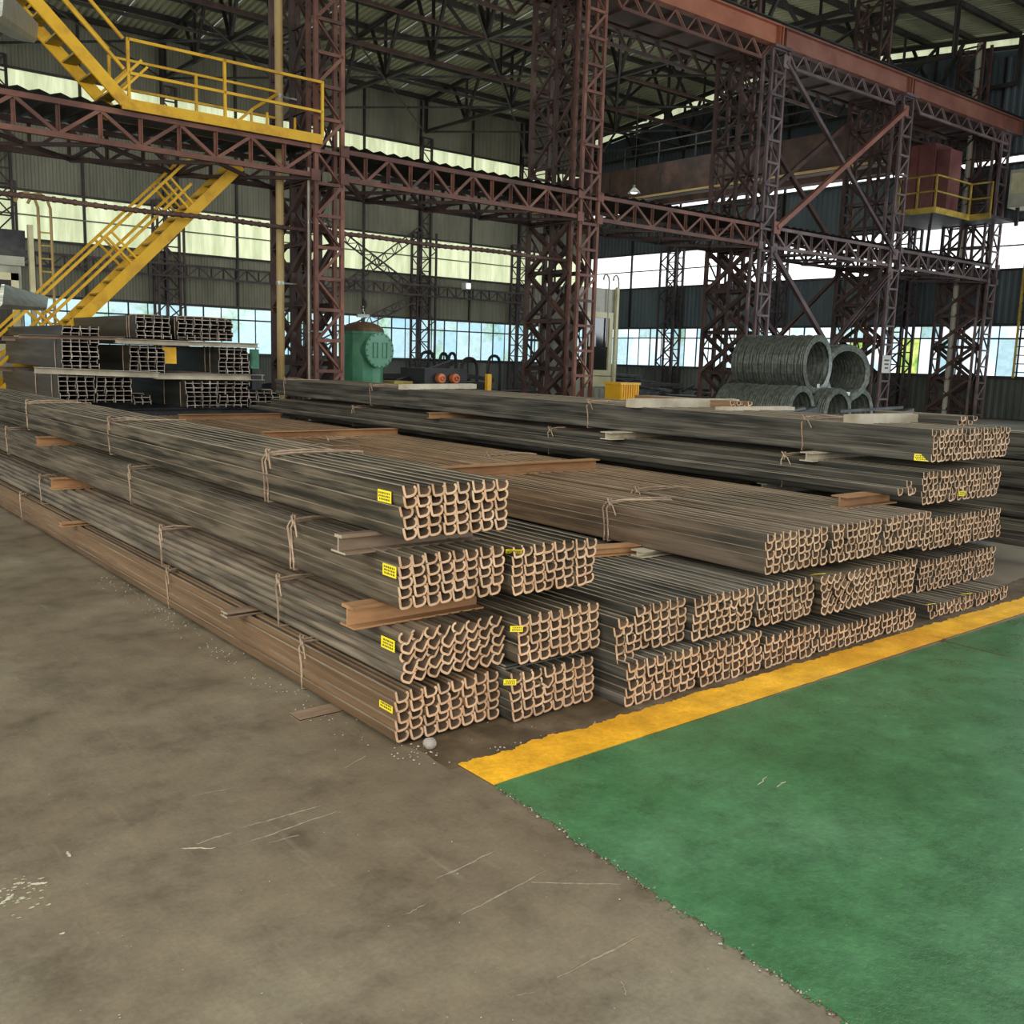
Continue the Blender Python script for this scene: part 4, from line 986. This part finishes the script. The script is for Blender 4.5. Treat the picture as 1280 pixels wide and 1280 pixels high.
bundle('near left stack bundle, second from top, resting below the topmost spacer', 2.08, 3.26, .578, mat='bar_tan', ties=(4.2, 6.6, 10.2), tags=(TG(.07, .155)+((0,0,0),1.3),), group=GA, seed=2, double=True)
bundle('near left stack bundle, third from top, with profiles turned over and leaning right', 2.07, 3.26, .262, mat='bar_tan', var=1, ties=(4.35, 6.0, 8.95), tags=(TG(.06, .165)+((0,0,0),1.3),), group=GA, seed=3)
bundle('lowest bundle of the near left stack on the brown floor', 2.07, 3.25, .012, mat='bar_rusty', ties=(4.1, 5.9, 9.7), tags=(TG(.08, .15)+((0,0,0),1.3),), group=GA, seed=4)
bundle('upper bundle beside the near left stack with a pale spacer beam behind it', 2.655, 3.24, .565, mat='bar', ties=(5.0, 8.0), tags=((.0, .0, .205, (0, -.9, .9), .9),), group=GB, seed=5, w=.50)
bundle('middle bundle right of the turned over profiles in the near stack', 2.655, 3.19, .262, mat='bar', ties=(5.2,), tags=((-.012, .0, .17, (0, 0, 1.0), .7),), group=GB, seed=6, w=.495)
bundle('lowest bundle beside the near left stack, above the oily dirt', 2.61, 3.17, .012, mat='bar_grey', ties=(5.2,), tags=((-.012, .0, .19, (0, 0, 1.0), .7),), group=GB, seed=7, w=.50)
cx = [3.185, 3.70, 4.225, 4.735, 5.25]; cw = [.50, .50, .49, .49, .52]
cn = ['leftmost ground bundle of the middle row, nearest the dirt patch', 'second ground bundle of the middle row from the left', 'third ground bundle of the middle row, below a small cream tag', 'fourth ground bundle of the middle row', 'fifth ground bundle of the middle row, beside the gap to the right stack']
for i in range(5):
    bundle(cn[i], cx[i], 3.02, .004, nz=(5, 5, 4, 3, 3)[i], mat='bar_grey', group=GC, seed=20+i, w=cw[i], tags=())
dx = [3.17, 3.665, 4.16, 4.665, 5.19]; dw = [.475, .475, .485, .50, .50]
dn_ = ['leftmost second layer bundle of the middle row with two columns hanging lower', 'second layer bundle right of the one with the lower hanging columns', 'third bundle of the middle row second layer', 'fourth second layer bundle with turned over profiles leaning right', 'fifth second layer bundle beside the gap']
for i in range(5):
    bundle(dn_[i], dx[i], (3.09, 3.05, 3.03, 3.0, 3.0)[i], .240, mat='bar_grey' if i < 3 else 'bar', var=1 if i == 3 else 0, group=GD, seed=30+i, w=dw[i], tags=(((.0, .02, .235, (0, -1.2, 1.3)),) if i == 3 else ()), ties=((4.9, 7.9) if i == 0 else ()), drop=2 if i == 0 else 0)
ex = [4.24, 4.845, 5.40]; ew = [.56, .51, .54]
en = ['rusty top layer bundle of the middle row, leftmost, with a wire tie', 'middle bundle of the rusty top layer', 'right bundle of the rusty top layer under the spacer beam end']
for i in range(3):
    bundle(en[i], ex[i], 3.06, .507, mat='bar_rust_field', group=GE, seed=40+i, w=ew[i], ties=((4.25, 8.3) if i == 0 else (4.6, 9.0) if i == 1 else (7,)), double=True)
fz = [.004, .335-.21+.0, .43, .745, 1.02]
fz = [.004, .10, .395, .715, 1.0]
fn = ['on the ground', 'in the second layer', 'in the third layer', 'in the fourth layer', 'in the top layer']
for k_ in range(5):
    for h in range(2):
        xo = [6.02, 6.28, 6.30, 6.22, 6.30][k_]+h*.56
        yy = 3.28 if k_ else 3.05
        tgs = ()
        if h == 0:
            tgs = {0: ((.05, 0.03, .095, (0, -1.3, 1.4)),), 1: ((-.006, .06, .03, (0, 0, .3), 1.3),), 2: (), 3: (), 4: ((-.006, .07, .03, (0, 0, .2), 1.2),)}[k_]
        elif k_ == 0: tgs = ((.0, .04, .096, (0, -1.4, 1.3)),)
        elif k_ == 3: tgs = ((-.03, -.01, .05, (0, 0, 1.4), .9),)
        bundle('%s bundle of the right stack %s%s' % (['left', 'right'][h], fn[k_], ', with yellow tag' if tgs else ''), xo, yy, fz[k_], nz=(2 if k_ == 0 else 5), mat='bar_grey', group=GF, seed=50+k_*2+h, w=.555, tags=tgs,
               ties=(() if h else {4: (4.3, 6.65, 10.6, 13.0), 3: (4.4, 7.1, 10.9), 2: (5.0,), 1: (), 0: ()}[k_]))
# loose bars on the rusty layer
lb = ['upright loose bar lying highest on the rusty layer', 'loose bar lying flat left of the others', 'loose bar in the middle of the four', 'loose bar next to the right stack']
for i, (x, z, v_, y) in enumerate(((5.99, .848, 0, 3.27), (5.89, .804, 1, 3.27), (5.96, .804, 0, 3.24), (6.03, .804, 2, 3.26))):
    o = put('loose_bar', bars[('bar_grey', v_)], None, None, (x, y, z)); tag(o, lb[i], 'steel bar', 'loose bars on the rusty layer')
# small leftover bundle dangling next to F4
# ------------------------------------------------------------------ spacer beams
def ibeam_mesh(name, L, h, w, mats, axis='x', tf=None, head=1.0):
    tf = tf or .008; v = w/2*head; tt = tf if head == 1 else tf*1.7
    P = [(-w/2, 0), (w/2, 0), (w/2, tf), (tf/2, tf), (tf/2, h-tt), (v, h-tt), (v, h), (-v, h), (-v, h-tt), (-tf/2, h-tt), (-tf/2, tf), (-w/2, tf)]
    n_ = 12
    f = (lambda l, a, b: (l, a, b)) if axis == 'x' else (lambda l, a, b: (a, l, b))
    vs = [f(0, a, b) for a, b in P]+[f(L, a, b) for a, b in P]
    fs = [(i, (i+1) % n_, n_+(i+1) % n_, n_+i) for i in range(n_)]; mi = [0]*n_
    for o_ in (0, n_):
        for q in ((0, 1, 2, 11), (2, 3, 10, 11), (3, 4, 9, 10), (4, 5, 8, 9), (5, 6, 7, 8)): fs.append(tuple(o_+i for i in q)); mi.append(1)
    me = mesh_of(name, vs, fs, mi, mats); bm = bmesh.new(); bm.from_mesh(me); bmesh.ops.recalc_face_normals(bm, faces=bm.faces); bm.to_mesh(me); bm.free(); return me
def spacer(label, x0, x1, y, z, h, w, mat, rot=0.0, head=1.0):
    o = put('spacer_beam', ibeam_mesh('spacer_beam', x1-x0, h, w, [M[mat], M['spacer_pale'] if mat != 'spacer_rusty' else M['spacer_rusty']], head=head), None, None, (x0, y, z), (0, 0, rot))
    tag(o, label, 'spacer beam', 'spacer beams between the layers'); return o
spacer('grey I-beam spacer sticking out under the topmost near left bundle', 1.93, 2.62, 3.50, .792, .078, .12, 'spacer', 0, .5)
spacer('rusty I-beam spacer sticking out under the second near left bundle', 1.95, 2.62, 3.46, .482, .094, .12, 'spacer_rusty', 0, .75)
spacer('thin spacer sticking out above the lowest near left bundle', 1.95, 3.1, 4.75, .232, .028, .08, 'spacer')
spacer('thin rusty spacer far along above the lowest near left bundle', 1.95, 3.1, 7.9, .232, .028, .08, 'spacer_rusty')
spacer('reddish spacer block under the second near left bundle far to the left', 1.97, 3.1, 8.2, .482, .09, .10, 'spacer_rusty')
spacer('reddish spacer under the topmost near left bundle far to the left', 1.97, 3.1, 8.6, .795, .072, .10, 'spacer_rusty')
spacer('plate spacer below the lower right bundle pair beside the near left stack', 2.62, 3.15, 3.30, .236, .022, .14, 'bar_grey')
o = put('floor_sleeper', ibeam_mesh('floor_sleeper', 1.3, .012, .10, [M['spacer'], M['spacer']]), None, None, (1.87, 3.78, .0)); tag(o, 'flat steel strip lying under the near left stack corner', 'steel strip')
spacer('long orange rusty beam lying across the rusty top layer, near the topmost bundle', 3.95, 5.62, 5.85, .724, .085, .10, 'spacer_rusty', -.02)
spacer('dull rusty beam lying across the rusty layer further back', 4.3, 5.95, 9.4, .724, .075, .10, 'spacer_rusty', .01)
spacer('third rusty beam at the far end of the rusty layer', 4.5, 5.9, 12.3, .724, .07, .10, 'spacer_rusty', 0)
spacer('rusty beam between second layer and rusty layer, left part', 3.22, 4.30, 4.25, .466, .056, .10, 'spacer_rusty', -.22)
spacer('short pale spacer end next to the rusty beam of the second layer', 4.16, 5.9, 3.92, .466, .040, .10, 'spacer_pale')
spacer('pale beam end at the front of the rusty layer by the loose bars', 5.52, 6.12, 3.46, .724, .078, .12, 'spacer_rusty', .0)
spacer('pale beam end between fourth and top layer of the right stack, near the tie', 6.14, 7.4, 4.15, .932, .066, .11, 'spacer_pale')
spacer('pale beam end between fourth and top layer of the right stack, middle', 6.05, 7.4, 6.15, .932, .066, .14, 'spacer_pale')
spacer('round ended timber under the right top layer far left', 6.1, 7.4, 9.0, .932, .066, .10, 'spacer_rusty')
spacer('spacer between third and fourth layer of the right stack', 6.25, 7.4, 4.6, .61, .10, .10, 'spacer_pale')
spacer('hidden looking rusty spacer under the rusty layer, far', 4.3, 5.9, 9.2, .466, .040, .10, 'spacer_rusty')
# pale timbers lying on the right stack top
def plank(label, x, y, z, L, w, h, rot, mat='spacer_pale'):
    q = MB(); q.box(0, L, 0, w, 0, h); q.box(.02, L-.02, w*.3, w*.7, h, h+.004)
    o = q.put('timber_plank', M[mat], None, (x, y, z), (0, 0, rot)); tag(o, label, 'timber', 'pale timbers on the right stack'); return o
plank('pale timber on the right stack top, in front of the dark rollers', 6.25, 9.7, 1.220, 1.5, .12, .06, .35)
plank('long pale timber on the right stack top beside the wire tie', 6.2, 5.95, 1.220, 1.35, .12, .075, -.05)
plank('pale timber on the right stack top below the wire coils', 6.75, 5.4, 1.220, .95, .12, .03, -.04)
plank('pale timber nearest the front of the right stack top', 6.3, 3.85, 1.220, 0.8, .12, .065, -.02)
t = thing('small_bar_bundle', 'small bundle of dark blue grey bars on the right stack front', 'steel bundle', (7.0, 3.5, 1.220))
rg = random.Random(9)
for j in range(2):
    for i in range(4): put('profile_bar', bars[('bar_grey', 0)], t, None, (.1+i*.065, rg.uniform(0, .05), j*.032), (0, 0, 0), (1, .07, .75))
t = thing('small_bar_bundle', 'small bundle of dark rusty bars on the right stack below the coils', 'steel bundle', (7.05, 5.6, 1.220))
for j in range(2):
    for i in range(4): put('profile_bar', bars[('bar_rusty', 0)], t, None, (.1+i*.062, rg.uniform(0, .1), j*.032), (0, 0, 0), (1, .12, .75))
# dark stack beyond the right stack, only its side shows at the picture edge
for i, z in enumerate((.17, .41, .66, .90)):
    bundle('dark bundle at the right picture edge, %s from the ground' % ('lowest', 'second', 'third', 'topmost')[i], 8.42+.03*(i % 2), 3.5, z, nx=5, mat='bar_grey', group='bundles of the stack at the right picture edge', seed=90+i, ties=(5.2, 8.1))
spacer('dark sleeper under the stack at the right picture edge, front', 8.35, 8.9, 4.0, 0.0, .165, .16, 'bar_grey')
spacer('dark sleeper under the stack at the right picture edge, rear', 8.35, 8.9, 9.0, 0.0, .165, .16, 'bar_grey')
for y_ in (4.4, 8.6):
    for z_, h_ in ((.385, .022), (.628, .03), (.876, .022)): pass

# ------------------------------------------------------------------ H-beam stack at the back left (plane y=14.5)
HB = ibeam_mesh('h_beam', 3.4, .135, .066, [M['beam_side'], M['cut_pale']], 'y', .010)
# lay the section on its side: flanges stand vertical
def hb_side():
    h, w, tf = .125, .068, .009
    P = [(0, 0), (tf, 0), (tf, w/2-tf/2), (h-tf, w/2-tf/2), (h-tf, 0), (h, 0), (h, w), (h-tf, w), (h-tf, w/2+tf/2), (tf, w/2+tf/2), (tf, w), (0, w)]
    vs = [(a, 0, b) for a, b in P]+[(a, 3.4, b) for a, b in P]; n_ = 12
    fs = [(i, (i+1) % n_, n_+(i+1) % n_, n_+i) for i in range(n_)]; mi = [0]*n_
    for o_ in (0, n_):
        for q in ((0, 1, 2, 9, 10, 11), (2, 3, 8, 9), (3, 4, 5, 6, 7, 8)): fs.append(tuple(o_+i for i in q)); mi.append(1)
    me = mesh_of('h_beam', vs, fs, mi, [M['beam_side'], M['cut_pale']]); bm = bmesh.new(); bm.from_mesh(me); bmesh.ops.recalc_face_normals(bm, faces=bm.faces); bm.to_mesh(me); bm.free(); return me
HB = hb_side(); HW, HH = .121, .0655
def hbundle(label, x, z, nx, nz, ties=(.35,), seed=0):
    rg = random.Random(seed); t = thing('h_beam_bundle', label, 'steel bundle', (x, 14.5, z), 'H-beam bundles of the back left stack')
    for j in range(nz):
        for i in range(nx):
            put('h_beam', HB, t, None, (i*HW+rg.uniform(-.004, .004), rg.uniform(-.05, .05), j*HH+rg.uniform(0, .002)))
    for yy in ties:
        q = MB(); w, h = nx*HW, nz*HH
        q.tube([(-.012, yy, h*.5), (-.01, yy, h*.95), (w*.1, yy, h+.015), (w*.5, yy, h+.02), (w*.9, yy, h+.015), (w+.01, yy, h*.9), (w+.012, yy, h*.5), (w+.01, yy, .02), (w*.5, yy, -.008), (-.008, yy, .01)], .008, 5, closed=True); q.put('tie_wire', M['wire'], t)
hbundle('bottom left H-beam bundle with pale ends, third layer from the top', 3.63, .83, 4, 6, (.3, 1.2), 1)
hbundle('pale ended H-beam bundle right of the bottom left one', 4.14, .83, 4, 6, (.3,), 2)
hbundle('short two row H-beam bundle in the gap of the bottom layer', 4.66, .80, 2, 2, (.3,), 3)
hbundle('H-beam bundle in the bottom layer right of the gap, with a round wire loop', 5.42, .75, 4, 6, (.2, .9), 4)
hbundle('bottom layer H-beam bundle, second right of the gap', 5.93, .75, 4, 6, (.4,), 5)
hbundle('low four row H-beam bundle at the right end of the bottom layer', 6.44, .74, 4, 4, (.2,), 6)
hbundle('middle layer H-beam bundle at the left', 3.69, 1.31, 4, 6, (.3,), 7)
hbundle('middle layer H-beam bundle left of the small yellow box', 4.62, 1.26, 4, 6, (.3,), 8)
hbundle('middle layer H-beam bundle at the right, near the small green plate', 5.93, 1.27, 4, 6, (.3, .5), 9)
hbundle('two row H-beam bundle at the top left', 3.70, 1.76, 4, 2, (), 10)
hbundle('top layer H-beam bundle with a wire tie', 4.72, 1.76, 4, 5, (.3, .4), 11)
hbundle('widest top layer H-beam bundle at the right', 5.32, 1.76, 7, 5, (.1,), 12)
def flatbeam(label, x0, x1, z0, z1, y, mat, h=.08):
    o = put('spacer_beam', ibeam_mesh('spacer_beam', x1-x0, h, .13, [M[mat], M[mat]]), None, None, (x0, y, z0), (0, -math.atan2(z1-z0, x1-x0), 0)); tag(o, label, 'spacer beam', 'long spacers in the H-beam stack'); return o
flatbeam('pale green grey beam under the middle H-beam layer, left length', 3.32, 5.0, 1.235, 1.19, 14.45, 'spacer_pale', .085)
flatbeam('pale green grey beam under the middle H-beam layer, right length', 4.98, 6.70, 1.17, 1.17, 14.60, 'spacer_pale', .085)
flatbeam('pale brown beam under the top H-beam layer', 4.40, 6.55, 1.67, 1.67, 14.45, 'spacer_pale', .07)
flatbeam('dark brown beam under the top left H-beam bundle', 3.2, 4.6, 1.70, 1.72, 14.7, 'spacer', .05)
flatbeam('rear spacer of the H-beam stack, lower', 3.3, 6.9, 1.19, 1.19, 17.2, 'spacer', .075)
flatbeam('rear spacer of the H-beam stack, upper', 3.5, 6.5, 1.67, 1.67, 17.2, 'spacer', .07)
o = put('sleeper_beam', ibeam_mesh('sleeper_beam', 3.9, .20, .2, [M['scrap'], M['scrap']]), None, None, (3.3, 14.7, .53)); tag(o, 'dark base beam below the H-beam stack, front', 'base beam')
o = put('sleeper_beam', ibeam_mesh('sleeper_beam', 3.9, .20, .2, [M['scrap'], M['scrap']]), None, None, (3.3, 17.3, .53)); tag(o, 'dark base beam below the H-beam stack, rear', 'base beam')
hb2 = [('dark lowest H-beam bundle mostly hidden at the left', 3.5), ('dark lowest H-beam bundle in the middle', 4.7), ('dark lowest H-beam bundle at the right', 5.9)]
for s_, x in hb2:
    t = thing('h_beam_bundle', s_, 'steel bundle', (x, 14.5, 0.0), 'H-beam bundles of the back left stack')
    for j in range(8):
        for i in range(7): put('h_beam', HB, t, M['scrap'], (i*HW, 0, j*HH))
q = MB(); q.box(0, .16, 0, .5, 0, .20); q.box(-.02, .18, -.02, .0, -.02, .22)
o = q.put('yellow_box', M['crate'], None, (5.12, 14.55, 1.42)); tag(o, 'small bright yellow box between the middle layer H-beam bundles', 'box')
q = MB(); q.box(0, .14, 0, .04, 0, .30); q.box(.02, .12, -.01, 0, .05, .25)
o = q.put('green_plate', M['green'], None, (6.50, 14.6, 1.35)); tag(o, 'small green plate at the right end of the H-beam stack', 'plate')
q = MB(); q.box(6.5, 6.66, 14.55, 14.68, 1.02, 1.35); o = q.put('plate_stand', M['scrap']); tag(o, 'dark block carrying the small green plate', 'block')

# ------------------------------------------------------------------ wire rod coils
def coil(label, x, y, z, R, L, seed, tilt_=0.0):
    rg = random.Random(seed); t = thing('wire_rod_coil', label, 'wire coil', (x, y, z), 'wire rod coils by the red columns', (0, 0, tilt_))
    q = MB(); n_ = 20
    nl = int(L/.034)
    for layer_ in range(1):
        pts = []; tot = nl*n_
        for i in range(tot+1):
            a = 2*math.pi*i/n_; k_ = i/n_
            rr = R*(1+.018*math.sin(k_*1.1+seed)+.012*math.sin(k_*5.3)+.004*rg.uniform(-1, 1))
            pts.append((rr*math.cos(a)+.015*math.sin(k_*3.7), L*i/tot, rr*math.sin(a)))
        q.tube(pts, .022, 5)
    q.put('outer_windings', M['coil'], t)
    q = MB(); pts = []
    for i in range(tot+1):
        a = -2*math.pi*i/n_; k_ = i/n_; rr = R*(.88+.03*math.sin(k_*1.7+seed))
        pts.append((rr*math.cos(a), .02+(L-.04)*i/tot, rr*math.sin(a)))
    q.tube(pts, .027, 5)
    q.put('inner_windings', M['coil'], t)
    # end face of loose loops
    q = MB()
    for k_ in range(7):
        rr = R*(.84+.03*k_); q.tube([(rr*math.cos(a*.3142), -.03-.02*rg.random(), rr*math.sin(a*.3142)) for a in range(20)], .016, 5, closed=True)
    q.put('face_loops', M['coil'], t)
    tg = MB(); tg.box(.0, .12, -.07, -.06, -R*.98, -R*.98+.09); tg.put('white_tag', M['white'], t, (0, 0, .12))
    return t
coil('grey green wire rod coil on top, left one', 19.95, 13.4, 1.70, .66, 1.9, 1, .10)
coil('grey green wire rod coil on top, right one showing its open end', 21.05, 13.3, 1.52, .66, 1.3, 2, -.34)
coil('lower wire rod coil at the left, half hidden', 19.0, 13.1, .60, .60, 1.9, 3, .12)
coil('lower wire rod coil in the middle, half hidden', 20.30, 13.0, .58, .58, 1.5, 4, .05)
coil('lower wire rod coil at the right, half hidden', 21.55, 13.2, .58, .58, 1.4, 5, 0)

# ------------------------------------------------------------------ machinery and scrap in the middle distance
t = thing('roller_machine', 'low dark machine with two orange ended rollers behind the right stack', 'machine', (12.25, 18.6, 0))
q = MB(); q.box(-.6, 2.6, .2, 1.6, 0, .85); q.box(-.4, 2.3, 0.3, 1.2, .85, 1.05); q.beam((-1.2, .5, .7), (1.6, .9, 1.5), .12); q.beam((2.6, .5, 1.1), (1.5, .9, 1.25), .1); q.put('machine_bed', M['black'], t)
for x in (.60, 1.0):
    q = MB(); q.lathe([(.001, -.16), (.10, -.15), (.115, -.12), (.115, -.02)], 18, axis='y'); q.lathe([(.05, -.19), (.05, -.14)], 10, axis='y'); q.put('roller', M['orange'], t, (x, 0, 1.14))
q = MB(); q.box(.2, 1.4, -.02, 1, .95, 1.36); q.put('roller_housing', M['black'], t)
t = thing('hose_hoops', 'black hoses looping over the dark machinery', 'hose', (12.6, 20.2, 0))
for x, w, h in ((1.0, .22, 1.74), (1.5, .12, 1.72), (1.76, .12, 1.73), (3.1, .2, 1.70), (2.3, .25, 1.62)):
    q = MB(); q.tube([(x-w, 0, .8), (x-w, 0, h-.3), (x-w*.92, 0, h-.16), (x-w*.7, 0, h-.06), (x-w*.35, 0, h-.01), (x, 0, h), (x+w*.35, 0, h-.01), (x+w*.7, 0, h-.06), (x+w*.92, 0, h-.16), (x+w, 0, h-.3), (x+w, 0, .8)], .04, 7); q.put('hose', M['black'], t)
q = MB(); q.box(-.2, 3.9, -.1, .4, 0, .8); q.beam((-.3, .1, 1.55), (3.6, .1, 1.52), .03); q.put('hose_base', M['black'], t)
q = MB(); q.box(0, .12, 0, .1, 0, 1.26); q.box(-.05, .17, -.05, .15, 0, .04); o = q.put('yellow_post', M['crate'], None, (14.08, 18.35, 0)); tag(o, 'short yellow marker post by the dark machinery', 'post')
q = MB(); q.box(0, .42, 0, .4, 0, 1.02); q.box(-.03, .45, -.03, .43, 1.02, 1.08); o = q.put('yellow_crate', M['yellow_dirty'], None, (11.35, 18.1, 0)); tag(o, 'dull yellow crate right of the green tank', 'crate')
def heap(name, label, x, y, w, d, h, n_, seed, mats=('scrap', 'black')):
    rg = random.Random(seed); q = MB()
    for i in range(n_):
        cx_, cy_, cz = rg.uniform(0, w), rg.uniform(0, d), h*rg.random()*.8
        a = rg.gauss(0, .35); L = rg.uniform(.8, 2.4)
        p1 = Vector((cx_-L/2*math.cos(a), cy_-L/2*math.sin(a), max(.05, cz-rg.uniform(-.15, .15)))); p2 = Vector((cx_+L/2*math.cos(a), cy_+L/2*math.sin(a), max(.05, cz+rg.uniform(-.15, .2))))
        if rg.random() < .5: q.beam(p1, p2, rg.uniform(.05, .14), mi=rg.randrange(2))
        else: q.tube([p1, p2], rg.uniform(.03, .09), 7, mi=rg.randrange(2))
    q.box(.1, w-.1, .1, d-.1, 0, h*.55)
    o = q.put(name, [M[m_] for m_ in mats], None, (x, y, 0)); tag(o, label, 'scrap heap', kind='stuff'); return o
heap('scrap_heap', 'dark heap of bars and cables left of the middle column', 12.6, 21.6, 3.5, 1.6, 1.25, 60, 1)
heap('scrap_heap', 'dark tangle of bars under the windows right of the cab', 19.2, 21.2, 4.0, 2.2, 1.4, 80, 2)
heap('scrap_heap', 'dark rolled material under the end wall windows behind the coils', 26.0, 21.0, 6.0, 3.0, 1.0, 90, 3)
heap('scrap_heap', 'low dark material between right stack and middle column', 9.6, 13.0, 4.5, 1.8, .9, 50, 4, ('scrap', 'bar_rusty'))
heap('scrap_heap', 'dark bars lying beyond the H-beam stack', 7.6, 19.2, 2.8, 2.5, 1.25, 40, 5)
heap('scrap_heap', 'long rusty bars lying in front of the wire coils', 13.5, 9.6, 4.0, 1.2, .95, 50, 6, ('bar_rusty', 'scrap'))
